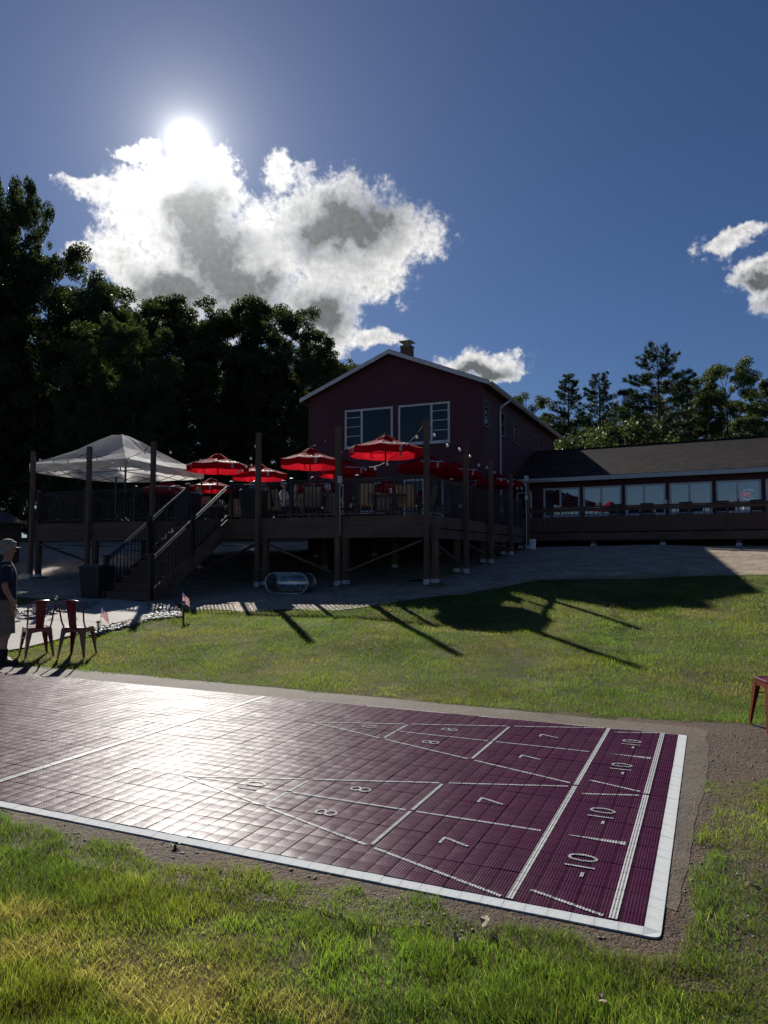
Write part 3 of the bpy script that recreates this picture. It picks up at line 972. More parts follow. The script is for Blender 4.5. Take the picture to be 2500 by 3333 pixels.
# ---------------------------------------------------------------- stairs
SX0, SX1 = -7.36, -5.90
NR = 11
sb = dgz(-6.6, -3.0) + .02
stairs = thing('wooden_staircase', 'brown wooden stairs with black railings climbing to the deck', 'staircase', (DX, DY, 0), DA)
rise = (DZ - sb) / NR; tr = 3.0 / NR
tm = MB().b2(SX0 + .04, SX1 - .04, -.02, .29, -.04, 0).mesh('tread', M['woodh'])
rm = MB().b2(SX0 + .045, SX1 - .045, 0, .02, -rise + .001, -.04).mesh('riser', M['woodh'])
for k in range(NR):
    yk = -3.0 + k * tr; zk = sb + (k + 1) * rise
    link('riser', rm, stairs, (0, yk - .045, zk))
    if k < NR - 1:
        link('tread', tm, stairs, (0, yk - .045, zk))
for x in (SX0, SX1):
    poly = [(x - .02, -3.1, sb - .02), (x - .02, -3.1, sb + rise), (x - .02, -.05, DZ - .0), (x - .02, -.05, DZ - .5), (x - .02, -2.75, sb - .02)]
    MB().prism(poly, (.045, 0, 0)).build('stringer', M['woodh'], stairs, fix=True)
for x in (SX0 + .02, SX1 - .02):
    railing(stairs, (x, -3.02, sb + .05), (x, -.08, DZ - .02), (), .92, .12, name='handrail')
    for yk in (-3.02, -1.5):
        zk = sb + max(0, (yk + 3.0)) / 3 * (DZ - sb)
        MB().b2(x - .045, x + .045, yk - .045, yk + .045, zk, zk + 1.05).b2(x - .06, x + .06, yk - .06, yk + .06, zk + 1.05, zk + 1.08).build('newel_post', M['blackmetal'], stairs)

# ---------------------------------------------------------------- wing deck
WZ = 2.45
wd = thing('wing_deck', 'low brown timber deck with bar top railing along the dining wing', 'deck', (wx, wy, 0), R(-28.7))
MB().b2(-.45, WL, -3.05, -3.0, WZ - .30, WZ).build('fascia_board', M['woodh'], wd)
bme2 = MB().b2(-.45, WL, 0, .137, -.03, 0).mesh('deck_board', M['woodh'])
for k in range(21):
    link('deck_board', bme2, wd, (0, -2.995 + k * .142, WZ - .002))
MB().b2(-.45, WL, -2.6, -2.5, WZ - .33, WZ - .035).build('beam', M['woodh'], wd)
for s in np.arange(1.09, WL, 2.7):
    p = wing_pt(s, -2.9, 0); zb = tz(p.x, p.y) + .012
    q = MB().b2(s - .09, s + .09, -2.98, -2.80, zb + .1, WZ - .03).build('support_post', M['wood'], wd)
    MB().b2(s - .1, s + .1, -2.99, -2.79, zb - .02, zb + .11).build('post_anchor', M['anchor'], q)
rl = MB().b2(.7, WL, -3.02, -2.72, WZ + 1.06, WZ + 1.10).b2(.7, WL, -2.95, -2.91, WZ + .90, WZ + 1.04).b2(.7, WL, -2.95, -2.91, WZ + .12, WZ + .20).build('bar_railing', M['woodh'], wd)
pk = MB().b2(-.045, .045, -.012, .012, .06, .68).mesh('picket', M['wood'])
for k in range(int((WL - .8) / .10)):
    link('picket', pk, rl, (.78 + k * .10, -2.965, WZ))
pk2 = MB().b2(-.012, .012, -.012, .012, .66, .92).mesh('upper_baluster', M['blackmetal'])
for k in range(int((WL - .8) / .20)):
    link('upper_baluster', pk2, rl, (.82 + k * .20, -2.93, WZ))
for s in np.arange(.72, WL, 1.35):
    MB().b2(s - .045, s + .045, -3.0, -2.9, WZ + .002, WZ + 1.058).build('rail_post', M['wood'], rl)
# ---------------------------------------------------------------- vegetation
def vnoise(x, y, s, seed=0):
    """smooth lattice noise in 0..1"""
    g = np.random.default_rng(seed).random((256, 256))
    x = np.asarray(x) * s + 1000; y = np.asarray(y) * s + 1000
    i = np.floor(x).astype(int); j = np.floor(y).astype(int); a = x - i; b = y - j
    a = a * a * (3 - 2 * a); b = b * b * (3 - 2 * b); i %= 255; j %= 255
    return (g[i, j] * (1 - a) + g[i + 1, j] * a) * (1 - b) + (g[i, j + 1] * (1 - a) + g[i + 1, j + 1] * a) * b


def inpoly(x, y, poly):
    r = np.zeros(len(x), bool); n = len(poly)
    for k in range(n):
        x0, y0 = poly[k]; x1, y1 = poly[(k + 1) % n]
        c = ((y0 > y) != (y1 > y)) & (x < (x1 - x0) * (y - y0) / (y1 - y0 + 1e-12) + x0)
        r ^= c
    return r


M['grass'] = attr_mat('grass_blade', 0.45, 0.55, 0.3, 1.9)
M['leaf'] = attr_mat('tree_leaf', 0.5, 0.42, 0.3, 1.0)
M['needle'] = attr_mat('pine_needle', 0.55, 0.2, 0.3)
M['bark'] = mat('tree_bark', (0.10, 0.075, 0.055), 0.9, 0.4, 4.0, 0.9, 30, stretch=(1, 1, .3))
M['barkred'] = mat('red_pine_bark', (0.17, 0.10, 0.07), 0.9, 0.4, 4.0, 0.9, 30, stretch=(1, 1, .3))

STRAW = [(gpt(x, y), s) for x, y, s in ((60, 3010, .16), (170, 3080, .16), (330, 3090, .10), (380, 3150, .13), (560, 3130, .07), (640, 3170, .12), (800, 3190, .12), (700, 3260, .16), (500, 3230, .14), (900, 3280, .12), (30, 3110, .14), (620, 3310, .16), (1050, 3320, .10), (250, 3010, .08))]


def blades(name, x, y, h, w, col, lean, seg, label):
    """every blade is a bent, tapering strip"""
    n = len(x); r = RNG
    z = terr(x, y) - 0.004
    a = r.random(n) * 2 * math.pi; la = r.random(n) * 2 * math.pi
    dx, dy = np.cos(a) * w / 2, np.sin(a) * w / 2
    lx, ly = np.cos(la) * lean * h, np.sin(la) * lean * h
    hz = h * np.sqrt(np.clip(1 - (lean * .8) ** 2, .1, 1))
    P = lambda px, py, pz: np.stack([px, py, pz], -1)
    if seg == 2:
        V = np.stack([P(x - dx, y - dy, z), P(x + dx, y + dy, z), P(x + lx * .35 + dx * .8, y + ly * .35 + dy * .8, z + hz * .58), P(x + lx * .35 - dx * .8, y + ly * .35 - dy * .8, z + hz * .58), P(x + lx, y + ly, z + hz)], 1)
        F = np.array([[0, 1, 2], [0, 2, 3], [3, 2, 4]])
    else:
        V = np.stack([P(x - dx, y - dy, z), P(x + dx, y + dy, z), P(x + lx, y + ly, z + hz)], 1)
        F = np.array([[0, 1, 2]])
    k = V.shape[1]
    faces = (np.arange(n)[:, None, None] * k + F[None]).reshape(-1, 3)
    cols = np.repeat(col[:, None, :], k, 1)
    cols[:, :2] *= 0.5  # darker roots: shade between the blades put into the vertex colour
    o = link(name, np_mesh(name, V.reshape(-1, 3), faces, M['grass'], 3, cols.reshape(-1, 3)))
    struct(o, 'stuff'); o['label'] = label; o['category'] = 'grass'
    return o


def grass_cols(x, y, straw):
    n = len(x); r = RNG
    g = vnoise(x, y, 1.1, 4); g2 = vnoise(x, y, 5.0, 5)
    c = np.stack([.108 + .062 * g, .200 + .035 * g2, .034 + .012 * g2], -1) * (0.65 + 0.6 * r.random((n, 1))) * (0.62 + 0.75 * vnoise(x, y, 1.7, 41) * (.6 + .8 * vnoise(x, y, 6.0, 42)))[:, None]
    yel = np.array([.38, .355, .15]) * (0.7 + .5 * r.random((n, 1)))
    s = np.clip(straw, 0, 1)[:, None] * (r.random((n, 1)) < np.clip(straw, 0, .93)[:, None])
    dead = (r.random((n, 1)) < 0.05)
    s = np.maximum(s, dead * .9)
    return c * (1 - s) + yel * s


def court_uv(x, y):
    return (x - CO[0]) * CU[0] + (y - CO[1]) * CU[1], (x - CO[0]) * CV[0] + (y - CO[1]) * CV[1]


def make_grass():
    # foreground lawn
    n = 400000
    y = 1.5 + 4.85 * RNG.random(n) ** 1.2; x = (RNG.random(n) * 2 - 1) * (0.66 * y + .7)
    u, v = court_uv(x, y)
    edge = 0.10 * (vnoise(x, y, 2.0, 1) - .5) + 0.14 * (vnoise(x, y, 7.0, 2) - .5)
    nearside = np.interp(u, [-12, -6, -3.5, -2.2, -1.2, -.4, .2, .5], [-.28, -.24, -.21, -.21, -.16, -.15, -.15, -.14])
    keep = (v < nearside + edge) | ((u > .11 + np.clip(v, 0, 2) * .06 + edge) & (v < 2.45)) | ((u > .27 + np.clip((v - 2.3) * 1.5, 0, 2.0) + edge) & (v >= 2.3))
    keep &= ~((u > .1) & (u < .5) & (v > 0) & (RNG.random(n) < .3))
    bare = vnoise(x, y, 3.0, 11) * .6 + vnoise(x, y, 9.0, 12) * .4
    keep &= (RNG.random(n) > np.clip((.30 - bare) * 6, 0, .85))
    x, y = x[keep], y[keep]; u, v = court_uv(x, y); n = len(x)
    st = np.zeros(n)
    for p, s in STRAW:
        st = np.maximum(st, np.exp(-(((x - p.x) / (s * 1.5)) ** 2 + ((y - p.y) / s) ** 2)))
    st = np.clip(st * 1.5 * (vnoise(x, y, 6.0, 9) * .8 + .5) - .15, 0, 1)
    hh = (0.018 + 0.038 * vnoise(x, y, 2.6, 6) ** 1.3 + 0.045 * vnoise(x, y, 9.0, 7) ** 2) * (0.55 + 0.8 * RNG.random(n)) * (1 + .25 * st)
    hh *= np.where((u > .3), .8, 1.0)
    w = 0.0016 + 0.0019 * RNG.random(n) ** 1.5
    lean = np.clip(.25 + .65 * RNG.random(n) ** 1.3 + .3 * st, 0, .98)
    blades('lawn_grass', x, y, hh, w, grass_cols(x, y, st) * (.70 + .15 * st + .5 * vnoise(x, y, 5.0, 51) ** 2)[:, None], lean, 2, 'long green and straw coloured grass in the foreground')
    # lawn between the court and the deck
    n = 430000
    y = 6.3 + 14.0 * RNG.random(n) ** 1.15; x = (RNG.random(n) * 2 - 1) * (0.56 * y + 2.0)
    u, v = court_uv(x, y)
    edge = 0.16 * (vnoise(x, y, 1.6, 21) - .5) + 0.10 * (vnoise(x, y, 6.0, 22) - .5)
    keep = (v > 4.16 + edge) & ~((u > -.2) & (v < 4.16 + np.clip((u + .2) * .25, 0, .6) + edge))
    ge = np.array(GRAVEL_EDGE)
    lim = np.interp(x, ge[:, 0], ge[:, 1])
    keep &= (y < lim + .9 * (vnoise(x, y, 1.4, 23) - .45) + .5 * (vnoise(x, y, 5.0, 43) - .5))
    keep &= ~inpoly(x, y, PATH)
    bare = vnoise(x, y, 1.1, 24) * .40 + vnoise(x, y, 3.7, 25) * .35 + vnoise(x, y, 9.0, 33) * .25
    keep &= (RNG.random(n) > np.clip((.38 - bare) * 5.5, 0, .92))
    x, y = x[keep], y[keep]; n = len(x)
    u, v = court_uv(x, y)
    st = np.clip((vnoise(x, y, .7, 26) * .6 + vnoise(x, y, 2.3, 27) * .4 - .52) * 3.0, 0, .75)
    st = np.maximum(st, np.exp(-(((x + 4.6) / 1.2) ** 2 + ((y - 11) / .9) ** 2)) * .8)
    hh = (0.022 + 0.030 * vnoise(x, y, 1.3, 28) + .018 * vnoise(x, y, 5.0, 29)) * (0.5 + 0.9 * RNG.random(n))
    w = (0.0040 + 0.0028 * RNG.random(n)) * np.clip(y / 9, .8, 1.8)
    blades('lawn_grass', x, y, hh, w, grass_cols(x, y, st), .3 + .5 * RNG.random(n), 1, 'short sunlit grass on the slope below the deck')

    # clippings and dead blades lying on the bare dirt
    n = 2600
    u = RNG.uniform(-6, 1.2, n); v = np.where(RNG.random(n) < .55, RNG.uniform(-.34, -.05, n), RNG.uniform(-.2, 4.0, n))
    k = (v < -.05) | (u > .12)
    u, v = u[k], v[k]
    x = CO[0] + u * CU[0] + v * CV[0]; y = CO[1] + u * CU[1] + v * CV[1]; n = len(x)
    blades('grass_clippings', x, y, RNG.uniform(.012, .04, n), RNG.uniform(.002, .004, n), grass_cols(x, y, np.full(n, .7)), RNG.uniform(.85, .99, n), 2, 'dry clippings and stray blades on the bare dirt')


make_grass()


def leaf_quads(c, size, aspect, rnd, up=0.35):
    """a rhombic leaf at every centre"""
    n = len(c)
    d = rnd.normal(size=(n, 3)); d /= np.linalg.norm(d, axis=1)[:, None]
    e = rnd.normal(size=(n, 3)); e[:, 2] += up; e -= d * (e * d).sum(1)[:, None]; e /= np.linalg.norm(e, axis=1)[:, None]
    s = size[:, None]
    V = np.stack([c - d * s, c - e * s * aspect, c + d * s, c + e * s * aspect], 1)
    return V.reshape(-1, 3), np.arange(n * 4).reshape(-1, 4)


def deciduous(seed, H, Rm, base, nleaf, dens=1.0, light=0.0, size=.078):
    r = np.random.default_rng(seed); rp_ = random.Random(seed)
    tr = MB(); top = Vector((rp_.uniform(-.5, .5), rp_.uniform(-.5, .5), H * .93))
    pts = [Vector((0, 0, -.3)), Vector((rp_.uniform(-.15, .15), rp_.uniform(-.1, .1), H * .3)), Vector((top.x * .5, top.y * .5, H * .62)), top]
    tr.tube(pts, [.24, .17, .09, .02], 8)
    nc = int(170 * dens)
    cl = []
    for k in range(nc):
        t = rp_.random() ** .85
        z = H * (base + (1 - base) * t)
        env = Rm * (math.sin(math.pi * min(1, .12 + .88 * (1 - t)) ** .8) ** .75 + .10)
        rad = env * math.sqrt(rp_.uniform(.12, 1)); a = rp_.uniform(0, 6.283)
        cl.append((rad * math.cos(a) + top.x * t * .6, rad * math.sin(a) + top.y * t * .6, z, rp_.uniform(.32, .85)))
        if k % 3 == 0:
            zz = z - rad * .55 - .4
            if zz > .4:
                f = min(1, zz / H); b = Vector((top.x * f * .6, top.y * f * .6, zz)); e = Vector(cl[-1][:3])
                m = b.lerp(e, .55) + Vector((0, 0, -.15))
                tr.tube([b, m, e], [.06 * (1.15 - f), .035, .008], 5, caps=False)
    cl = np.array(cl)
    k = r.choice(nc, nleaf, p=cl[:, 3] ** 2 / (cl[:, 3] ** 2).sum())
    off = r.normal(size=(nleaf, 3)); off /= (np.linalg.norm(off, axis=1)[:, None] + 1e-6)
    off *= (r.random((nleaf, 1)) ** .45) * cl[k, 3][:, None]
    off[:, 2] *= .72
    c = cl[k, :3] + off
    sz = size * (.6 + .8 * r.random(nleaf))
    V, F = leaf_quads(c, sz, .55, r)
    g = r.random((nleaf, 1)); tint = cl[k, 3][:, None]
    col = np.array([[.078, .112, .046]]) * (.6 + .8 * g) + light * np.array([[.06, .07, .012]]) * g
    col = np.repeat(col, 4, 0)
    return tr.mesh('trunk', M['bark'], True), np_mesh('crown', V, F, M['leaf'], 4, col)


def pine(seed, H, base, reach, tuft, kind=0):
    r = np.random.default_rng(seed); rp_ = random.Random(seed)
    tr = MB(); tr.tube([(0, 0, -.3), (.1, .05, H * .4), (.05, .1, H * .75), (.0, 0, H)], [.26, .19, .09, .012], 8)
    cs = []; ds = []
    z = H * base
    while z < H * .985:
        t = (z / H - base) / (1 - base)
        L = reach * ((1 - t) ** .8 * (1 if kind == 0 else (.45 + .9 * min(1, t * 3)) ** .7) + .10)
        nb = rp_.randint(3, 5)
        a0 = rp_.uniform(0, 6.28)
        for b in range(nb):
            a = a0 + 6.283 * b / nb + rp_.uniform(-.35, .35); l = L * rp_.uniform(.55, 1.12)
            sl = (.10 + .35 * t) if kind == 0 else (.05 + .5 * t)
            sl += rp_.uniform(-.12, .12)
            d = Vector((math.cos(a), math.sin(a), sl))
            p0 = Vector((0, 0, z)); p1 = p0 + d * l; p1.z += l * l * .02
            tr.tube([p0, p0.lerp(p1, .5) - Vector((0, 0, .04 * l)), p1], [.045 * (1.1 - t), .025, .006], 4, caps=False)
            m = max(7, int(l * tuft * 3.0))
            for q in range(m):
                s = rp_.uniform(.30 if kind == 0 else .5, 1.03)
                w = l * .24 * (1.12 - s) + .07
                lat = rp_.gauss(0, w)
                pc = p0.lerp(p1, s) + Vector((-d.y * lat, d.x * lat, rp_.gauss(0, .06) + .03 + abs(lat) * .15))
                cs.append(pc); ds.append(d.normalized())
        z += H * rp_.uniform(.018, .032) * (1.2 if kind else 1)
    cs = np.array(cs); ds = np.array(ds); k = 14
    c = np.repeat(cs, k, 0); d = np.repeat(ds, k, 0) * .55 + r.normal(size=(len(c), 3)) * .6; d[:, 2] += .25
    d /= np.linalg.norm(d, axis=1)[:, None]
    e = np.cross(d, r.normal(size=d.shape)); e /= np.linalg.norm(e, axis=1)[:, None]
    l = (.15 + .13 * r.random((len(c), 1))) * (1.0 if kind == 0 else 1.2); w = .017
    V = np.stack([c - e * w, c + e * w, c + d * l + e * w * .5, c + d * l - e * w * .5], 1).reshape(-1, 3)
    F = np.arange(len(c) * 4).reshape(-1, 4)
    col = np.array([[.042, .078, .040]]) * (.55 + .9 * r.random((len(c), 1)))
    return tr.mesh('trunk', M['barkred' if kind else 'bark'], True), np_mesh('crown', V, F, M['needle'], 4, np.repeat(col, 4, 0))


DEC = [deciduous(11, 16, 3.6, .06, 62000), deciduous(12, 16, 4.2, .10, 66000), deciduous(13, 16, 3.0, .05, 56000, .9), deciduous(14, 16, 3.9, .16, 42000, .8), deciduous(15, 16, 3.4, .16, 42000, .8, .2)]
BUSH = deciduous(16, 5, 2.6, .05, 12000, .45, .25, .07)
PINE = [pine(21, 16, .10, 4.6, 5.0), pine(22, 16, .12, 4.2, 4.6), pine(23, 16, .42, 4.0, 5.2, 1)]


def place_tree(kind, px, ty, Y, label, group, wid=1.0, name='deciduous_tree', rz=None, h0=16.0):
    me = kind
    top = at(px, ty + 22, Y); x = top.x; zb = tz(x, Y)
    H = top.z - zb; s = H / h0
    t = thing(name, label, 'tree' if name != 'leafy_bush' else 'bush', (x, Y, zb), random.uniform(0, 6.28) if rz is None else rz, group)
    t.scale = (s * wid, s * wid, s)
    link('trunk', me[0], t); link('crown', me[1], t)
    return t


# the wood on the left: (px, top y, distance, variant, width)
LEFT = [(-170, 690, 65, 1, 1), (-60, 640, 64, 0, .6), (25, 585, 65, 1, .40), (95, 650, 67, 3, .40), (160, 800, 66, 0, .85), (225, 890, 68, 1, .9), (300, 945, 65, 2, 1.1), (385, 970, 69, 0, 1.0), (455, 985, 66, 1, .95), (540, 978, 67, 2, 1.1),
        (610, 992, 65, 0, 1.0), (700, 998, 68, 1, .95), (775, 985, 66, 2, 1.05), (850, 985, 67, 0, .95), (920, 1012, 65, 1, .85), (985, 1082, 64, 3, .9), (1040, 1090, 66, 2, .85), (1085, 1170, 76, 1, .9), (1150, 1160, 82, 0, .9)]
LWORD = ['dark tree beyond the frame at the far left of the wood', 'tall dark tree at the left edge behind the tallest crown', 'tallest ragged leafy tree at the left edge of the wood', 'tall leafy tree just right of the tallest one on the left', 'dark tree stepping down from the tall trees at left', 'dark tree left of the white tent peak in the wood', 'dark tree above the left slope of the white tent', 'dark tree directly above the peak of the white tent', 'dark tree above the right slope of the white tent', 'dark tree between the tent and the leftmost red umbrellas',
         'dark tree straight below the sun in the wood', 'dark tree behind the red umbrella nearest the tent', 'dark tree behind the stair head and red umbrellas', 'tallest dark tree near the middle of the wood below the cloud', 'dark tree left of the sparse tree beside the house', 'sparse leafy tree next to the left eave of the house', 'dark leafy tree close against the left wall of the house', 'small treetop showing above the left roof slope of the house', 'distant treetop just left of the gable peak']
for (px, ty, Y, v, wd_), lb in zip(LEFT, LWORD):
    place_tree(DEC[v], px, ty, Y, lb, 'trees of the dark wood behind the deck', wd_)
# shade-filling second rank deeper in the wood
ORD = ('leftmost', 'second', 'third', 'fourth', 'fifth', 'sixth', 'seventh', 'eighth', 'ninth', 'rightmost')
for k, px in enumerate((-120, -10, 110, 250, 350, 480, 600, 720, 840, 950)):
    place_tree(DEC[k % 3], px, 1180 + 40 * (k % 3), 74 + 2 * (k % 4), ORD[k] + (' of' if k in (0, 9) else ' from the left of') + ' the shadowed back rank trees in the wood', 'second rank trees of the wood', 1.25)
for k, px in enumerate((180, 330, 520, 660, 790, 900, 1000)):
    place_tree(BUSH, px, 1500 + 25 * (k % 3), 60 + (k % 3), ('leftmost', 'second', 'third', 'fourth', 'fifth', 'sixth', 'rightmost')[k] + (' of' if k in (0, 6) else ' from the left of') + ' the shadowed bushes at the foot of the wood', 'understorey bushes of the wood', .95, 'leafy_bush', h0=5.0)
place_tree(DEC[2], 330, 1030, 47, 'nearer tree added for shade above the left half of the white tent', 'trees of the dark wood behind the deck', .9)  # two trees added before the wood to throw shade on the left ground
place_tree(DEC[0], 440, 1035, 47.5, 'nearer tree added for shade above the right half of the white tent', 'trees of the dark wood behind the deck', .8)
# right side
place_tree(DEC[3], 1715, 1275, 60, 'leafy tree showing right behind the house eave', None, .8)
place_tree(PINE[0], 1852, 1200, 57, 'white pine left of the two close together behind the wing roof', 'pines behind the dining wing', .95, 'pine_tree')
place_tree(PINE[1], 1950, 1188, 58, 'white pine right of the two close together behind the wing roof', 'pines behind the dining wing', .95, 'pine_tree')
place_tree(PINE[2], 2138, 1108, 54, 'tall red pine with bare reddish trunk rising over the wing ridge', 'pines behind the dining wing', .95, 'pine_tree')
place_tree(DEC[1], 2235, 1235, 62, 'dark leafy tree immediately right of the tall red pine', None, .9)
place_tree(DEC[4], 2365, 1165, 60, 'lighter feathery leafy tree above the right part of the wing roof', None, .85)
place_tree(DEC[0], 2470, 1290, 64, 'dark leafy tree behind the lighter feathery tree at right', None, .9)
place_tree(DEC[3], 2540, 1222, 55, 'leafy tree cut by the right edge of the photo', None, .9)
place_tree(DEC[2], 2020, 1300, 66, 'low dark tree between the twin pines and the red pine', None, 1.0)
place_tree(PINE[1], 2060, 1262, 68, 'small pine just left of the tall red pine', 'pines behind the dining wing', 1.1, 'pine_tree')
place_tree(PINE[0], 2222, 1222, 64, 'dark pine just right of the tall red pine', 'pines behind the dining wing', 1.0, 'pine_tree')
place_tree(PINE[1], 2290, 1262, 67, 'dark pine left of the lighter feathery tree', 'pines behind the dining wing', 1.1, 'pine_tree')
place_tree(DEC[0], 1775, 1345, 70, 'low dark tree between the house eave and the twin pines', None, 1.0)
place_tree(DEC[1], 1900, 1360, 72, 'low dark tree behind the twin pines', None, 1.2)
place_tree(DEC[2], 2130, 1340, 72, 'low dark tree behind the trunk of the red pine', None, 1.3)
place_tree(DEC[0], 2410, 1260, 72, 'dark tree filling behind the lighter feathery tree', None, 1.1)
place_tree(DEC[1], 2700, 1250, 58, 'leafy tree beyond the right edge behind the wing', None, 1.0)
place_tree(BUSH, 2040, 1375, 50, 'yellow green sunlit bush left of the red pine trunk', None, 1.0, 'leafy_bush', h0=5.0)
place_tree(BUSH, 2440, 1400, 58, 'green bush above the right end of the wing ridge', None, 1.0, 'leafy_bush', h0=5.0)
place_tree(BUSH, 1800, 1420, 52, 'sunlit bush in the gap between house and wing ridge', None, .9, 'leafy_bush', h0=5.0)


def stones(name, poly, n, smin, smax, label, mt):
    r = np.random.default_rng(31)
    xs = [p[0] for p in poly]; ys = [p[1] for p in poly]
    x = r.uniform(min(xs), max(xs), n * 4); y = r.uniform(min(ys), max(ys), n * 4)
    k = inpoly(x, y, poly); x, y = x[k][:n], y[k][:n]; n = len(x)
    base = np.array([(1, 0, 0), (0, 1, 0), (-1, 0, 0), (0, -1, 0), (0, 0, 1), (0, 0, -1), (.7, .7, .5), (-.7, .7, .5), (-.7, -.7, .5), (.7, -.7, .5)], float)
    F = np.array([(0, 6, 9), (1, 7, 6), (2, 8, 7), (3, 9, 8), (4, 6, 7), (4, 7, 8), (4, 8, 9), (4, 9, 6), (0, 1, 6), (1, 2, 7), (2, 3, 8), (3, 0, 9)])
    s = r.uniform(smin, smax, (n, 1, 1)) * r.uniform(.65, 1.2, (n, 1, 3)); s[:, :, 2] *= .65
    V = base[None] * s * r.uniform(.85, 1.15, (n, 10, 1))
    a = r.uniform(0, 6.28, n); ca, sa = np.cos(a)[:, None], np.sin(a)[:, None]
    X = V[..., 0] * ca - V[..., 1] * sa + x[:, None]; Y = V[..., 0] * sa + V[..., 1] * ca + y[:, None]
    Z = V[..., 2] + terr(x, y)[:, None] + s[:, 0, 2:3] * .3 + min(.01, smin * .4)
    g = r.random((n, 1)); col = np.array([[.22, .20, .18]]) * (.5 + 1.1 * g)
    o = link(name, np_mesh(name, np.stack([X, Y, Z], -1).reshape(-1, 3), (np.arange(n)[:, None, None] * 10 + F[None]).reshape(-1, 3), mt, 3, np.repeat(col, 10, 0)))
    struct(o, 'stuff'); o['label'] = label; o['category'] = 'stones'
    return o


M['stone'] = attr_mat('river_stone', .6, 0.0, .4)
rp2 = [gpt(x, y) for x, y in ((468, 1962), (560, 1958), (585, 1990), (590, 2012), (500, 2020), (420, 2042), (330, 2068), (290, 2076), (304, 2048), (420, 2028), (506, 2003))]
stones('river_stones', [(p.x, p.y) for p in rp2], 1500, .03, .065, 'grey river stones edging the concrete path', M['stone'])
rp3 = [gpt(x, y) for x, y in ((10, 2010), (100, 1990), (230, 1965), (330, 1962), (300, 1985), (150, 2010), (20, 2040))]
stones('river_stones', [(p.x, p.y) for p in rp3], 700, .03, .065, 'grey river stones in the shade left of the path', M['stone'])

dirt_ring = [tuple(cuv(u, v)[:2]) for u, v in ((-7, -.05), (-7, -.36), (-2, -.34), (.1, -.3), (.45, -.1), (.5, 1.5), (.75, 2.6), (2.3, 3.3), (2.2, 4.1), (.3, 4.1), (.12, 3.6), (.12, -.05))]
stones('dirt_pebbles', dirt_ring, 1500, .003, .011, 'small pebbles scattered on the bare dirt round the court', M['stone'])
# ---------------------------------------------------------------- umbrellas with script lettering
GLY = {'L': [(.5, .85), (.42, 1), (.3, .9), (.25, .5), (.2, .15), (.05, .02), (0, .1), (.15, .15), (.4, .02), (.6, .08)],
       'e': [(0, .1), (.25, .25), (.25, .42), (.12, .42), (.05, .2), (.15, .02), (.35, .1)],
       'i': [(0, .1), (.12, .42), (.12, .1), (.2, .02), (.3, .1)], 'n': [(0, .1), (.1, .42), (.1, .02), (.2, .38), (.3, .4), (.32, .05), (.42, .1)],
       'k': [(0, .1), (.2, .85), (.12, .95), (.08, .5), (.08, .02), (.12, .3), (.3, .42), (.12, .25), (.32, .03), (.42, .1)],
       'u': [(0, .4), (.05, .08), (.18, .02), (.28, .4), (.28, .08), (.4, .1)],
       'g': [(.3, .38), (.12, .42), (.03, .2), (.15, .04), (.28, .35), (.27, -.5), (.12, -.95), (-.05, -.8), (.05, -.3), (.42, .1)],
       'l': [(0, .1), (.22, .8), (.15, .95), (.1, .5), (.12, .05), (.28, .1)], "'": [(.05, .95), (0, .7)], 's': [(0, .1), (.18, .4), (.22, .15), (.1, 0), (-.02, .05)]}
UR, UE, UT, UV = 1.06, 2.19, 2.52, .21        # radius, eave and hub heights, valance drop
NP = 8
apo = UR * math.cos(math.pi / NP)


def script_mesh():
    strokes = []; x = 0.0
    for c in "Leinenkugel's":
        g = GLY[c]; strokes.append([(x + a, b) for a, b in g])
        if c == 'i':
            strokes.append([(x + .15, .62), (x + .19, .68)])
        x += {'L': .55, "'": .12, 's': .25}.get(c, g[-1][0])
    mb = MB(); sx = .80 / x; sy = .215
    sl_a = math.atan2(UT - UE, UR)
    for st in strokes:
        # Catmull-Rom smoothing of the pen stroke
        P = []
        for i in range(len(st) - 1):
            p0, p1, p2, p3 = st[max(i - 1, 0)], st[i], st[i + 1], st[min(i + 2, len(st) - 1)]
            for q in range(3):
                t = q / 3
                P.append(tuple(.5 * ((2 * p1[d]) + (-p0[d] + p2[d]) * t + (2 * p0[d] - 5 * p1[d] + 4 * p2[d] - p3[d]) * t * t + (-p0[d] + 3 * p1[d] - 3 * p2[d] + p3[d]) * t ** 3) for d in (0, 1)))
        P.append(st[-1])
        wd_ = .019
        L, Rr = [], []
        for i, p in enumerate(P):
            a, b = P[max(i - 1, 0)], P[min(i + 1, len(P) - 1)]
            dx, dy = (b[0] - a[0]) * sx, (b[1] - a[1]) * sy; l = math.hypot(dx, dy) + 1e-9
            nx_, ny_ = -dy / l * wd_ / 2, dx / l * wd_ / 2
            for lst, s in ((L, 1), (Rr, -1)):
                X = (p[0] - x / 2) * sx + s * nx_; Yq = (p[1] - .02) * sy + s * ny_
                if Yq >= 0:     # on the panel
                    f = Yq
                    lst.append((X, -(apo - f * math.cos(sl_a)) - .006 * math.sin(sl_a), UE + f * (UT - UE) / apo * math.cos(sl_a) + .012))
                else:           # on the valance
                    lst.append((X, -apo - .008, UE + Yq * .92 + .004))
        k = len(mb.v)
        mb.v += L + Rr; n = len(L)
        for i in range(n - 1):
            mb.f.append((k + i, k + i + 1, k + n + i + 1, k + n + i))
    return mb.mesh('lettering', M['print'])


M['redcloth'] = mat('red_umbrella_canvas', (0.50, 0.010, 0.022), 0.85, 0.15, 4.0, 0.2, 90, spec=.12, trans=0.5)
M['print'] = mat('white_canvas_print', (0.78, 0.78, 0.78), 0.6, 0.06, 6)
M['pole'] = mat('dark_pole', (0.045, 0.03, 0.022), 0.5, 0.2, 8)
SCRIPT = script_mesh()


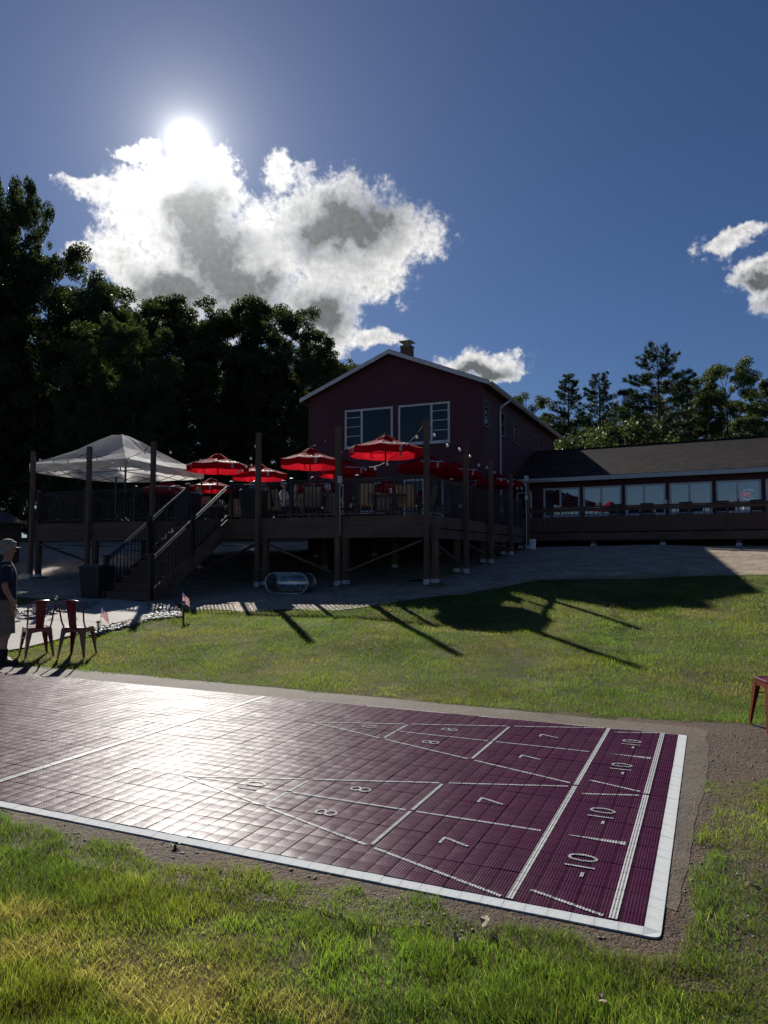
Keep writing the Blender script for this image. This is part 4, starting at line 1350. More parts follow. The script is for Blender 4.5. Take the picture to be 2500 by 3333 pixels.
def canopy_mesh():
    mb = MB(); rings = []
    for f, z in ((.16, UT - .02), (.4, UT - (UT - UE) * .385), (.7, UT - (UT - UE) * .70), (1, UE), (1.004, UE - UV * .5), (.995, UE - UV)):
        rg = []
        for k in range(NP):
            for q in range(4):
                a0, a1 = 2 * math.pi * (k + .5) / NP, 2 * math.pi * (k + 1.5) / NP
                p0 = Vector((math.sin(a0), math.cos(a0), 0)); p1 = Vector((math.sin(a1), math.cos(a1), 0)); t = q / 4
                p = p0.lerp(p1, t) * UR * f
                sag = -.03 * math.sin(math.pi * t) * (f if f <= 1 else 0)
                dz = (-.035 * math.sin(math.pi * t) if z < UE - .1 else 0)
                rg.append((p.x, p.y, z + (sag if z >= UE else 0) + dz))
        rings.append(rg)
    mb.loft(rings, cap0=False, cap1=False)
    return mb.mesh('canopy', M['redcloth'])


CAN = canopy_mesh()
vt = MB()
vt.loft([[(r_ * math.sin(2 * math.pi * (k + .5) / NP), r_ * math.cos(2 * math.pi * (k + .5) / NP), z_) for k in range(NP)] for r_, z_ in ((.30, UT - .055), (.16, UT + .04), (.03, UT + .10))], cap0=False)
VENT = vt.mesh('vent_cap', M['redcloth'])
POLE = MB().tube([(0, 0, 0), (0, 0, UT + .12)], .022, 8).tube([(0, 0, UT + .1), (0, 0, UT + .16)], .035, 8).mesh('pole', M['pole'], True)
RIB = MB().bar((0, -.03, UT - .03), (0, -apo / math.cos(math.pi / NP) + .02, UE - .012), .014, .018).bar((0, -.03, UT - .42), (0, -.55, UT - .30), .010, .014).mesh('rib', M['pole'])


def umbrella(px, ty, Y, label, rz, sc=1.0, floor=DZ):
    p = at(px, ty, Y)
    t = thing('patio_umbrella', label, 'umbrella', (p.x, p.y, floor), rz, 'red patio umbrellas on the deck')
    z = (p.z - floor) / (UT + .16)
    t.scale = (sc, sc, z)
    c = link('canopy', CAN, t)
    link('vent_cap', VENT, c)
    for k in range(0, NP, 2):
        link('lettering', SCRIPT, c, (0, 0, 0), (0, 0, 2 * math.pi * k / NP))
    link('pole', POLE, t)
    for k in range(NP):
        link('rib', RIB, t, (0, 0, 0), (0, 0, 2 * math.pi * (k + .5) / NP))
    return t


UMB = [(1255, 1408, 20.7, 'brightest red umbrella with white script, largest, in front of the upper windows', .25),
       (1010, 1452, 24.6, 'sunlit red umbrella with white script left of the house windows', .1),
       (710, 1470, 25.2, 'red umbrella with white script just right of the white tent', .55),
       (845, 1503, 27.4, 'red umbrella with white script behind the third tall post', .3),
       (689, 1552, 32.0, 'small distant red umbrella low behind the stair head', .0),
       (545, 1560, 31.0, 'red umbrella tucked under the right eave of the white tent', .2),
       (1130, 1490, 27.0, 'red umbrella behind the second tall post at the house wall', .4),
       (1388, 1470, 25.2, 'shaded dark red umbrella behind the tall corner post', .15),
       (1480, 1497, 27.4, 'shaded dark red umbrella between the corner post and the next post', .45),
       (1613, 1532, 30.2, 'shaded dark red umbrella at the far right end of the deck', .3),
       (1034, 1548, 31.5, 'low sunlit pink red umbrella behind the railing left of the house corner', .2)]
for a in UMB:
    umbrella(*a)
umbrella(1262, 1556, 27.5, 'low dark red umbrella in the shade under the brightest one', .35, .82)

# ---------------------------------------------------------------- white canopy tent
M['tent'] = mat('white_tent_canvas', (0.74, 0.72, 0.68), 0.75, 0.08, 2.0, 0.25, 12, trans=0.55)
M['tentmetal'] = mat('grey_tent_frame', (0.08, 0.08, 0.09), 0.4, 0.15, 8, metal=.6)
TC = Vector((-9.2, 25.4, DZ)); TA = R(-22)
tent = thing('canopy_tent', 'white square pop up canopy tent standing on the deck', 'tent', tuple(TC), TA)
th, te, tp = 2.02, 2.05, 3.22
mb = MB(); rings = []
for f, z in ((1.0, te - .26), (1.004, te), (.75, te + (tp - te) * .22), (.5, te + (tp - te) * .48), (.25, te + (tp - te) * .80), (.10, te + (tp - te) * .97)):
    rg = []
    for k in range(4):
        c0, c1 = ((-1, -1), (1, -1), (1, 1), (-1, 1))[k], ((-1, -1), (1, -1), (1, 1), (-1, 1))[(k + 1) % 4]
        for q in range(6):
            t = q / 6; s = math.sin(math.pi * t)
            sg_ = -.10 * s * f * (1 if z > te + .01 else .35)
            rg.append(((c0[0] * (1 - t) + c1[0] * t) * th * f * (1 - .015 * s), (c0[1] * (1 - t) + c1[1] * t) * th * f * (1 - .015 * s), z + sg_ + .012 * math.sin(q * 4.1 + k * 2 + f * 9)))
    rings.append(rg)
mb.loft(rings, cap0=False)
mb.build('canopy', M['tent'], tent)
for sx in (-1, 1):
    for sy in (-1, 1):
        MB().b2(sx * 1.97 - .022, sx * 1.97 + .022, sy * 1.97 - .022, sy * 1.97 + .022, 0, te - .03).b2(sx * 1.97 - .06, sx * 1.97 + .06, sy * 1.97 - .06, sy * 1.97 + .06, 0, .012).build('leg', M['tentmetal'], tent)
fr = MB()
for a, b in (((-1, -1), (1, -1)), ((1, -1), (1, 1)), ((1, 1), (-1, 1)), ((-1, 1), (-1, -1))):
    P0, P1 = Vector((a[0] * 1.95, a[1] * 1.95, 0)), Vector((b[0] * 1.95, b[1] * 1.95, 0))
    for k in range(4):
        p, q = P0.lerp(P1, k / 4), P0.lerp(P1, (k + 1) / 4)
        fr.bar(p + Vector((0, 0, te - .05)), q + Vector((0, 0, te - .30)), .014, .024).bar(p + Vector((0, 0, te - .30)), q + Vector((0, 0, te - .05)), .014, .024)
fr.build('scissor_truss', M['tentmetal'], tent)
MB().tube([(0, 0, te - .1), (0, 0, tp - .06)], .02, 8).bar((-1.95, 0, te - .1), (1.95, 0, te - .1), .02, .03).bar((0, -1.95, te - .105), (0, 1.95, te - .105), .02, .03).build('centre_mast', M['tentmetal'], tent)

# ---------------------------------------------------------------- string lights
BULB = MB()
BULB.loft([[(r_ * math.cos(6.283 * i / 8), r_ * math.sin(6.283 * i / 8), z_) for i in range(8)] for r_, z_ in ((.022, -.045), (.040, -.075), (.046, -.105), (.036, -.135), (.01, -.15))])
BULB.v = [(p[0] * .8, p[1] * .8, p[2] * .85) for p in BULB.v]
BULB = BULB.mesh('bulb', M['bulb'], True)
SOCK = MB().tube([(0, 0, .0), (0, 0, -.05)], .018, 6).mesh('socket', M['cable'])


def string_light(p, q, sag, n, label):
    p, q = Vector(p), Vector(q)
    t = thing('string_light', label, 'string light', tuple(p), 0, 'string lights over the deck')
    f = lambda s: (q - p) * s + Vector((0, 0, -4 * sag * s * (1 - s)))
    cb = MB().tube([f(k / 14) for k in range(15)], .007, 5).build('cable', M['cable'], t)
    for k in range(n):
        s = (k + .5) / n
        b = link('bulb', BULB, t, f(s), (random.uniform(-.1, .1), random.uniform(-.1, .1), 0))
        link('socket', SOCK, b)


TP = TOPZ - .06
hw_ = Matrix.Translation((hx, hy, 0)) @ Matrix.Rotation(R(-24.2), 4, 'Z')
string_light(dpt(-8.5, -.115, TP), hw_ @ Vector((-7.0, -.03, 7.0)), .9, 8, 'string of white bulbs from the post beside the tent to the house wall')
string_light(dpt(-13.4, -.115, TP - .05), dpt(-11, -.115, TP - .1), .22, 4, 'string of white bulbs above the left corner of the tent')
string_light(dpt(-11, -.115, TP - .1), dpt(-8.5, -.115, TP), .35, 4, 'string of white bulbs across the front of the white tent')
string_light(hw_ @ Vector((-7.0, -.03, 7.0)), dpt(0, -.115, TP), 1.3, 9, 'string of white bulbs crossing the upper windows to the corner post')
string_light(dpt(0, -.03, TP - .02), dpt(.16, 2.5, TP - .25), .18, 3, 'string of white bulbs from the corner post to the next post back')
string_light(dpt(.16, 2.5, TP - .25), dpt(.16, 5, TP - .45), .2, 3, 'string of white bulbs between the second and third right side posts')
string_light(dpt(.16, 5, TP - .45), dpt(.16, 7.4, TP - .65), .2, 3, 'string of white bulbs between the third and fourth right side posts')
string_light(dpt(.16, 7.4, TP - .65), dpt(.16, 9.8, TP - .45), .3, 4, 'string of white bulbs at the far right end near the conduit')
string_light(dpt(-4.86, -.115, TP), dpt(-8.5, 4.0, TP - .3), .3, 5, 'string of white bulbs behind the third post over the red umbrellas')
# electric conduit and box on the last post
ec = thing('electrical_conduit', 'grey electrical conduit with outlet boxes on the last deck post', 'conduit', tuple(dpt(.16, 9.72, 0)), DA)
MB().tube([(-.02, -.03, TOPZ - .6), (-.02, -.03, 2.0), (-.04, -.03, 1.9), (-.14, -.03, 1.87)], .015, 6).build('pipe', M['alum'], ec, smooth=True)
MB().b2(-.07, .07, -.06, 0, TOPZ - .62, TOPZ - .42).build('outlet_box', M['alum'], ec)
MB().b2(-.06, .05, -.06, 0, 3.55, 3.70).build('outlet_box', M['alum'], ec)
ec2 = thing('electrical_conduit', 'thin grey conduit with outlet box on the second front post', 'conduit', tuple(dpt(-2.33, -.19, 0)), DA)
MB().tube([(0, 0, 3.45), (0, 0, 2.05)], .012, 6).build('pipe', M['alum'], ec2, smooth=True)
MB().b2(-.05, .05, -.04, .03, 3.38, 3.56).build('outlet_box', M['alum'], ec2)

# ---------------------------------------------------------------- maroon metal cafe chairs
def cafe_chair(label, loc, rz):
    t = thing('metal_chair', label, 'chair', loc, rz, 'maroon metal cafe chairs')
    m_ = M['redchair']; SZ = .455
    n = 7
    def rsq(h, r_, z):
        o = []
        for sx, sy, a0 in ((1, 1, 0), (-1, 1, 90), (-1, -1, 180), (1, -1, 270)):
            for k in range(n):
                a = R(a0 + 90 * k / (n - 1)); o.append((sx * (h - r_) + r_ * math.cos(a), sy * (h - r_) + r_ * math.sin(a), z))
        return o
    MB().loft([rsq(.176, .05, SZ - .022), rsq(.182, .052, SZ - .004), rsq(.176, .05, SZ), rsq(.150, .04, SZ - .002), rsq(.140, .035, SZ - .009)]).build('seat', m_, t, smooth=False)
    poly = [(-.165, .43), (-.165, .30), (-.13, .335), (-.09, .365), (0, .378), (.09, .365), (.13, .335), (.165, .30), (.165, .43)]
    for k in range(4):
        a = R(90 * k); mt_ = Matrix.Rotation(a, 4, 'Z')
        pr = [mt_ @ Vector((x * (1 + (SZ - z) * .18), -.170 - (SZ - z) * .05, z + .012)) for x, z in poly]
        MB().prism(pr, mt_.to_3x3() @ Vector((0, .004, 0))).build('apron', m_, t, fix=True)
    for sx, sy in ((1, 1), (-1, 1), (-1, -1), (1, -1)):
        rg = []
        for z, w in ((.43, .075), (.32, .066), (.18, .045), (.03, .026), (0, .024)):
            o = .172 + (SZ - z) * .085; cx, cy = sx * o, sy * o; e = .005
            rg.append([(cx, cy, z), (cx - sx * w, cy, z), (cx - sx * w, cy - sy * e, z), (cx - sx * e, cy - sy * e, z), (cx - sx * e, cy - sy * w, z), (cx, cy - sy * w, z)])
        MB().loft(rg).build('leg', m_, t, fix=True)
    # hoop of the back and the splat; the back is on the local -y side
    hp = [(-.165, -.10, .44), (-.172, -.175, .55), (-.185, -.225, .74), (-.165, -.245, .82), (-.10, -.252, .855), (0, -.255, .862), (.10, -.252, .855), (.165, -.245, .82), (.185, -.225, .74), (.172, -.175, .55), (.165, -.10, .44)]
    MB().tube(hp, .0125, 8).build('back_hoop', m_, t, smooth=True)
    sp_ = [[(x * w, y + d, z) for x, d in ((-1, 0), (-.45, .006), (0, .006), (.45, .006), (1, 0), (1, .004), (0, .010), (-1, .004))] for w, y, z in ((.060, -.150, .452), (.058, -.166, .47), (.060, -.185, .55), (.072, -.222, .72), (.080, -.250, .855))]
    MB().loft(sp_).build('splat', m_, t, fix=True)
    for s in (-1, 1):
        MB().tube([(s * .19, -.19, .30), (s * .19, .19, .30)], .006, 6).build('stretcher', m_, t)
    return t


def ground_px(x, y):
    p = gpt(x, y); return (p.x, p.y, p.z)


c1 = ground_px(118, 2137); c2 = ground_px(252, 2138)
cafe_chair('maroon metal chair turned aside next to the standing man', c1, R(38))
cafe_chair('maroon metal chair with its back to the court near the flag', c2, R(-4))
c3 = gpt(2452, 2397)
cafe_chair('maroon metal chair cut off by the right edge beside the dirt', (c3.x + .37, c3.y + .215, tz(c3.x + .2, c3.y + .2)), R(84))

# ---------------------------------------------------------------- people
def skin_mesh(name, J, E, root, mt, sub=2):
    """J: (x, y, z, r) joints, E: edges - one continuous skinned surface"""
    me = bpy.data.meshes.new(name); me.from_pydata([j[:3] for j in J], E, [])
    o = bpy.data.objects.new(name, me); COL.objects.link(o)
    sk = o.modifiers.new('s', 'SKIN'); sk.use_smooth_shade = True; sk.branch_smoothing = .3
    if not me.skin_vertices:
        bpy.context.view_layer.objects.active = o
    d = me.skin_vertices[0].data
    for i, j in enumerate(J):
        r_ = j[3]; d[i].radius = (r_, j[4] if len(j) > 4 else r_); d[i].use_root = (i == root)
    sb_ = o.modifiers.new('b', 'SUBSURF'); sb_.levels = sub; sb_.render_levels = sub
    dg = bpy.context.evaluated_depsgraph_get()
    r2 = bpy.data.meshes.new_from_object(o.evaluated_get(dg))
    bpy.data.objects.remove(o); bpy.data.meshes.remove(me)
    r2.materials.clear(); r2.materials.append(mt)
    r2.polygons.foreach_set('use_smooth', [True] * len(r2.polygons))
    return r2


M['skin'] = mat('skin', (0.42, 0.22, 0.15), 0.5, 0.12, 12, 0.1, 120)
HAIR = {k: mat(k + '_hair', c, .6, .3, 30, .4, 120) for k, c in (('grey', (.30, .29, .27)), ('brown', (.06, .035, .02)), ('blonde', (.38, .26, .12)), ('white', (.6, .58, .55)))}


def cloth(name, c):
    return M.setdefault(name, mat(name, c, .85, .2, 9, 1.0, 13))


def ell(c, rx, ry, n=14, tilt=0.0):
    return [(c[0] + rx * math.cos(6.283 * i / n), c[1] + ry * math.sin(6.283 * i / n), c[2] + tilt * math.sin(6.283 * i / n)) for i in range(n)]


def person(label, loc, rz, pose, shirt, lower, hair, cap=None, dress_long=False, scale=1.0, shoes=(.02, .02, .02), sock=None):
    t = thing('person', label, 'person', loc, rz)
    t.scale = (scale,) * 3
    seat = pose == 'sit'
    dz = -.44 if seat else 0.0
    J = []; E = []
    def add(p, par=None):
        J.append(p); 
        if par is not None:
            E.append((par, len(J) - 1))
        return len(J) - 1
    pel = add((0, 0, .95 + dz, .135, .11)); wa = add((0, .0, 1.10 + dz, .13, .105), pel); chs = add((0, 0, 1.30 + dz, .15, .11), wa); shl = add((0, -.01, 1.43 + dz, .10, .075), chs)
    nk = add((0, .01, 1.52 + dz, .055), shl); jaw = add((0, .035, 1.60 + dz, .066, .075), nk); hd = add((0, .03, 1.68 + dz, .078, .095), jaw); cr = add((0, .02, 1.75 + dz, .066, .08), hd)
    ns = add((0, .128, 1.655 + dz, .013), hd)
    for s in (-1, 1):
        add((s * .082, .01, 1.66 + dz, .014), hd)
        sh = add((s * .185, -.01, 1.40 + dz, .062), shl)
        if pose == 'sit':
            el_ = add((s * .235, .05, 1.14 + dz, .046), sh); wr = add((s * .17, .27, 1.10 + dz, .030), el_); pd = Vector((-s * .2, 1, .05)).normalized()
        else:
            el_ = add((s * .255, -.035, 1.13 + dz, .047), sh); wr = add((s * .245, .085, .90 + dz, .031), el_); pd = Vector((-s * .05, .30, -1)).normalized()
        wv = Vector(J[wr][:3])
        side = Vector((0, 0, 1)).cross(pd) if pose == 'sit' else Vector((0, 1, .1))
        side.normalize(); nrm = pd.cross(side)
        pl = add((*(wv + pd * .055), .030, .020), wr)
        kn = add((*(wv + pd * .085), .032, .018), pl)
        for q, ln in ((-1.5, .062), (-.5, .075), (.5, .080), (1.5, .070)):
            b = wv + pd * .095 + side * q * .019
            a1 = add((*b, .0095), kn); b2_ = b + pd * ln * .5 + nrm * .008 * s; a2 = add((*b2_, .0085), a1); add((*(b2_ + pd * ln * .42 + nrm * .018 * s), .0075), a2)
        tb = wv + pd * .035 + side * .034
        a1 = add((*tb, .011), pl); add((*(tb + pd * .045 + side * .018), .0085), a1)
        hip = add((s * .095, 0, .90 + dz, .088), pel)
        if seat:
            kne = add((s * .12, .42, .93 + dz, .058), hip); ank = add((s * .12, .44, .10, .038), kne); add((s * .12, .56, .045, .032), ank)
        else:
            kne = add((s * .115, .02 + .02 * s, .50, .058), hip); clf = add((s * .12, -.015, .36, .058), kne); ank = add((s * .12, -.01, .09, .040), clf); add((s * .135, .13, .04, .036), ank)
    body = link('body', skin_mesh('body', J, E, pel, M['skin']), t)
    sm = cloth(*shirt)
    sh = MB()
    b0 = .86 if not seat else .93
    sh.loft([ell((0, 0, z + dz), rx, ry) for z, rx, ry in ((b0, .185, .145), (1.0, .185, .150), (1.12, .178, .145), (1.28, .198, .150), (1.38, .200, .130), (1.45, .150, .098), (1.50, .078, .072))], cap0=False, cap1=False)
    for s in (-1, 1):
        a, b = Vector(J[0][:3]), None
        P0 = Vector((s * .155, -.01, 1.41 + dz)); P1 = Vector((s * .235, -.015, 1.23 + dz)) if not seat else Vector((s * .235, .03, 1.22 + dz))
        P2 = P0.lerp(P1, 1.25)
        sh.tube([P0, P0.lerp(P1, .5), P2], [.080, .083, .078], 10, caps=False)
    sh.build('shirt', sm, t, smooth=True)
    lm = cloth(*lower)
    sho = MB()
    sho.loft([ell((0, 0, z + dz), rx, ry) for z, rx, ry in ((.80, .175, .135), (.90, .188, .150), (1.0, .182, .146), (1.02, .17, .14))], cap0=False, cap1=False)
    for s in (-1, 1):
        if seat:
            sho.tube([(s * .095, -.02, .90 + dz), (s * .11, .2, .925 + dz), (s * .12, .44, .93 + dz), (s * .122, .46, .80 + dz), (s * .12, .455, .20)], [.115, .105, .082, .08, .068], 10, caps=False)
        elif dress_long:
            sho.tube([(s * .09, 0, .90), (s * .11, .0, .5), (s * .12, 0, .10)], [.115, .095, .075], 10, caps=False)
        else:
            sho.tube([(s * .088, 0, .92), (s * .10, .005, .72), (s * .115, .015, .46)], [.112, .118, .118], 12, caps=False)
    sho.build('shorts' if not (seat or dress_long) else 'trousers', lm, t, smooth=True)
    shm = cloth('shoe%.2f' % shoes[0], shoes)
    for s in (-1, 1):
        fx, fy = (s * .12, .47) if seat else (s * .125, .03)
        rg = [[(fx + x * w, fy + y, z) for x, z in ((-1, 0), (-1, h * .6), (-.6, h), (.6, h), (1, h * .6), (1, 0))] for y, w, h in ((-.095, .030, .085), (-.05, .042, .10), (.03, .046, .085), (.10, .048, .06), (.16, .040, .045), (.185, .02, .03))]
        MB().loft(rg).build('shoe', shm, t, smooth=False, fix=True)
        if sock:
            MB().tube([(fx, fy - .045, .07), (fx, fy - .045, .245)], [.053, .061], 10, caps=False).build('sock', cloth(*sock), t, smooth=True)
    hz = dz
    hm = MB()
    hm.loft([ell((0, y, z + hz), rx, ry) for z, y, rx, ry in ((1.60, -.035, .045, .03), (1.63, -.028, .080, .066), (1.68, .0, .091, .094), (1.74, .008, .087, .098), (1.79, .012, .066, .078), (1.815, .012, .03, .036))])
    if hair[1]:
        hm.loft([ell((0, -.045, z + hz), rx, ry) for z, rx, ry in ((1.46, .06, .035), (1.52, .085, .05), (1.62, .092, .065), (1.70, .085, .06))])
    hm.build('hair', HAIR[hair[0]], t, smooth=True)
    if cap:
        cm_ = cloth(*cap); c = MB()
        c.loft([ell((0, .012 + d, z + hz), rx, ry, 18) for z, d, rx, ry in ((1.705, 0, .100, .118), (1.75, 0, .101, .116), (1.79, 0, .088, .10), (1.825, -.005, .055, .062), (1.838, -.005, .015, .018))], cap0=False)
        rb = [[(x * .085, .105 + .09 * math.sqrt(max(0, 1 - x * x)), 1.712 + hz - .018 * x * x + zz) for x in (-1, -.6, -.2, .2, .6, 1)] + [(x * .09, .085, 1.716 + hz - .01 * x * x + zz) for x in (1, .6, .2, -.2, -.6, -1)] for zz in (0, .006)]
        c.loft(rb)
        cp_ = c.build('cap', cm_, t, smooth=False, fix=True)
        g = MB()
        for s in (-1, 1):
            g.loft([ell((s * .036, .118, 1.763 + hz + k * .0), .026, .006, 8, .0)] + [[(s * .036 + .026 * math.cos(6.283 * i / 8), .128, 1.765 + hz + .02 * math.sin(6.283 * i / 8)) for i in range(8)]] if False else [[(s * .036 + .026 * math.cos(6.283 * i / 8), .112 + yy, 1.768 + hz + .019 * math.sin(6.283 * i / 8)) for i in range(8)] for yy in (0, .008)])
            g.bar((s * .062, .112, 1.772 + hz), (s * .098, .0, 1.765 + hz), .005, .008)
        g.bar((-.012, .118, 1.772 + hz), (.012, .118, 1.772 + hz), .004, .006)
        g.build('sunglasses', M['plasticblack'], t)
    return t


mp = gpt(12, 2166)
person('man in tan cap, navy shirt and khaki shorts standing by the court', (mp.x - .02, mp.y + .03, mp.z), R(-58), 'stand', ('navy_shirt', (.012, .016, .035)), ('khaki_shorts', (.22, .17, .115)), ('grey', 0), ('tan_cap', (.30, .26, .20)), sock=('black_sock', (.012, .012, .012)), scale=.985)
def deck_person(px, Y, *a, **k):
    p = at(px, 1700, Y)
    return p.x, p.y


def dk(px, Y):
    p = at(px, 1700, Y); return (p.x, p.y, DZ)


person('person in pale blue shirt standing behind the railing left of the third post', dk(838, 23.6), R(30), 'stand', ('pale_blue_shirt', (.16, .22, .32)), ('grey_trousers', (.08, .09, .11)), ('grey', 0), dress_long=True, scale=.96)
SEATED = [(645, 24.8, 150, ('pink_shirt', (.55, .12, .16)), 'blonde', 1, 'woman in pink top seated at the head of the stairs'),
          (922, 22.6, -60, ('white_shirt', (.62, .64, .66)), 'white', 0, 'person in white shirt seated behind the railing right of the third post'),
          (962, 24.0, 20, ('cream_shirt', (.40, .34, .26)), 'grey', 0, 'person in cream shirt seated beside the one in white'),
          (1018, 21.6, 5, ('black_shirt', (.015, .015, .02)), 'brown', 0, 'person in black shirt seated with back to the railing'),
          (1068, 23.8, 40, ('maroon_shirt', (.10, .02, .03)), 'white', 0, 'pale haired person seated left of the second tall post')]


# ---------------------------------------------------------------- patio furniture on the deck
M['sling'] = mat('beige_sling_fabric', (0.30, 0.25, 0.18), 0.8, 0.15, 5, 0.3, 80, trans=.25)
M['tabletop'] = mat('dark_table_top', (0.05, 0.045, 0.045), 0.35, 0.2, 6, 0.1, 40)


def sling_chair(loc, rz, label):
    t = thing('sling_chair', label, 'chair', loc, rz, 'sling patio chairs on the deck')
    for s in (-1, 1):
        MB().tube([(s * .27, -.34, 0), (s * .27, -.18, .40), (s * .27, -.30, 1.02)], .014, 6).build('back_leg', M['blackmetal'], t)
        MB().tube([(s * .27, .27, 0), (s * .27, .22, .40), (s * .29, .18, .62), (s * .29, -.22, .64)], .014, 6).build('front_leg_and_arm', M['blackmetal'], t)
    MB().loft([[(-.25, y, z), (.25, y, z), (.25, y, z + .006), (-.25, y, z + .006)] for y, z in ((.24, .43), (.1, .40), (-.12, .395), (-.19, .43), (-.23, .65), (-.30, 1.0))]).build('sling', M['sling'], t)
    MB().tube([(-.27, -.30, 1.02), (.27, -.30, 1.02)], .014, 6).build('top_rail', M['blackmetal'], t)


def table(loc, label):
    t = thing('patio_table', label, 'table', loc, 0, 'round patio tables on the deck')
    MB().loft([[(r_ * math.cos(6.283 * i / 24), r_ * math.sin(6.283 * i / 24), z) for i in range(24)] for r_, z in ((.58, .700), (.60, .708), (.60, .722), (.59, .728))]).build('table_top', M['tabletop'], t)
    for k in range(4):
        a = R(45 + 90 * k)
        MB().tube([(.40 * math.cos(a), .40 * math.sin(a), .70), (.36 * math.cos(a), .36 * math.sin(a), .35), (.46 * math.cos(a), .46 * math.sin(a), 0)], .016, 6).build('leg', M['blackmetal'], t)


def caddy(loc, label, rz=0):
    t = thing('condiment_caddy', label, 'caddy', loc, rz, 'condiment caddies')
    MB().b2(-.10, .10, -.06, .06, 0, .012).b2(-.10, -.092, -.06, .06, .012, .11).b2(.092, .10, -.06, .06, .012, .11).build('tray', M['plasticblack'], t)
    MB().b2(-.085, .0, -.05, .05, .012, .17).build('napkins', M['print'], t)
    for k, c in enumerate(('redcloth', 'plasticwhite')):
        MB().loft([[(.045 + r_ * math.cos(6.283 * i / 10), -.025 + .05 * k + r_ * math.sin(6.283 * i / 10), z) for i in range(10)] for r_, z in ((.022, .012), (.022, .12), (.012, .15), (.004, .19))]).build('sauce_bottle', M[c], t)


TBL = [0, 1, 2, 3, 6, 7, 8, 9]
for i in TBL:
    p = at(UMB[i][0], UMB[i][1], UMB[i][2])
    nm = UMB[i][3].split(' umbrella', 1)
    table((p.x, p.y, DZ), 'round table under the ' + nm[0].replace(' with white script', '') + ' umbrella ' + nm[1].replace(' with white script', '').replace(', largest,', '').strip())
    caddy((p.x + .18, p.y - .12, DZ + .73), 'caddy on the table under the ' + nm[0] + ' umbrella ' + ' '.join(nm[1].replace(' with white script', '').replace(', largest,', '').split()[:5]), .4 * i)
for (px, Y, rz, shirt, hair, lng, lb) in SEATED:
    x, y, z = dk(px, Y)
    person(lb, (x, y, z), R(rz), 'sit', shirt, ('dark_trousers', (.03, .035, .05)), (hair, lng), scale=.97)
    sling_chair((x - .0 * math.cos(R(rz)), y, z), R(rz), 'sling chair holding the ' + ' '.join(lb.split()[:9]))
CH = [(1185, 20.6, 8, 'beige sling chair seen from behind beside the second tall post'), (1325, 20.9, -15, 'sling chair left of the tall corner post'), (1385, 20.6, 70, 'sling chair half hidden behind the tall corner post'), (880, 21.6, -40, 'empty beige sling chair right of the third tall post'),
      (1245, 23.4, 170, 'sling chair on the far side of the table under the brightest umbrella'), (1440, 24.2, 60, 'sling chair behind the right side railing in the shade'), (760, 26.0, 30, 'sling chair right of the stair head railing')]
for px, Y, rz, lb in CH:
    sling_chair(dk(px, Y), R(rz), lb)
# ---------------------------------------------------------------- bins, tank, bucket
def bin_(loc, rz, w, d, h, label, lid=True):
    t = thing('trash_bin', label, 'bin', loc, rz)
    def rg(a, b, z):
        o = []; r_ = .05
        for sx, sy, a0 in ((1, 1, 0), (-1, 1, 90), (-1, -1, 180), (1, -1, 270)):
            for k in range(4):
                q = R(a0 + 30 * k); o.append((sx * (a - r_) + r_ * math.cos(q), sy * (b - r_) + r_ * math.sin(q), z))
        return o
    MB().loft([rg(w * .43, d * .43, 0), rg(w * .49, d * .49, h * .86), rg(w * .5, d * .5, h * .865), rg(w * .5, d * .5, h * .90)]).build('bin_body', M['plasticblack'], t)
    MB().loft([rg(w * .515, d * .515, h * .902), rg(w * .515, d * .515, h * .94), rg(w * .42, d * .42, h)]).build('lid', M['plasticblack'], t)
    MB().bar((-w * .2, -d * .53, h * .78), (w * .2, -d * .53, h * .78), .03, .02).build('handle', M['plasticblack'], t)


tb_ = gpt(304, 1952)
bin_((tb_.x - .02, tb_.y + .25, tz(tb_.x, tb_.y + .2) + .03), R(-24), .66, .60, .80, 'black bin standing at the foot of the stairs')
p = dpt(-7.75, .55, DZ); bin_(tuple(p), DA, .62, .55, .86, 'black bin on the deck left of the stair head')
p = dpt(-5.45, .55, DZ); bin_(tuple(p), DA, .66, .55, .88, 'black bin on the deck right of the stair head')

tk = gpt(930, 1936)
tank = thing('stock_tank', 'galvanised oval stock tank lying on its side under the deck edge', 'tank', (tk.x, tk.y + .12, tk.z + .012), R(-16))


def stad(hw__, r_, y, n=10, zc=.0):
    o = []
    for k in range(n + 1):
        a = R(-90 + 180 * k / n); o.append((hw__ - r_ + r_ * math.cos(a), y, zc + r_ * math.sin(a)))
    for k in range(n + 1):
        a = R(90 + 180 * k / n); o.append((-(hw__ - r_) + r_ * math.cos(a), y, zc + r_ * math.sin(a)))
    return o


zc = .262
tankb = [stad(.56, .25, 0, zc=zc), stad(.56, .25, .02, zc=zc), stad(.545, .237, .18, zc=zc), stad(.552, .244, .20, zc=zc), stad(.545, .237, .22, zc=zc), stad(.535, .228, .40, zc=zc), stad(.543, .236, .42, zc=zc), stad(.535, .228, .44, zc=zc), stad(.525, .22, .60, zc=zc)]
MB().loft(tankb, cap0=False, cap1=False).loft([stad(.517, .212, .59, zc=zc), stad(.529, .222, .42, zc=zc), stad(.54, .232, .20, zc=zc), stad(.55, .24, 0, zc=zc)], cap0=True, cap1=False).loft([stad(.525, .22, .60, zc=zc), stad(.52, .215, .605, zc=zc)], cap0=False).build('tank_wall', M['galv'], tank, smooth=True, fix=True)
rim = stad(.557, .247, -.004, zc=zc)
MB().tube(rim + [rim[0]], .014, 6).build('rim', M['galv'], tank, smooth=True)
rim = stad(.525, .22, .60, zc=zc)
MB().tube(rim + [rim[0]], .010, 6).build('base_rim', M['galv'], tank, smooth=True)

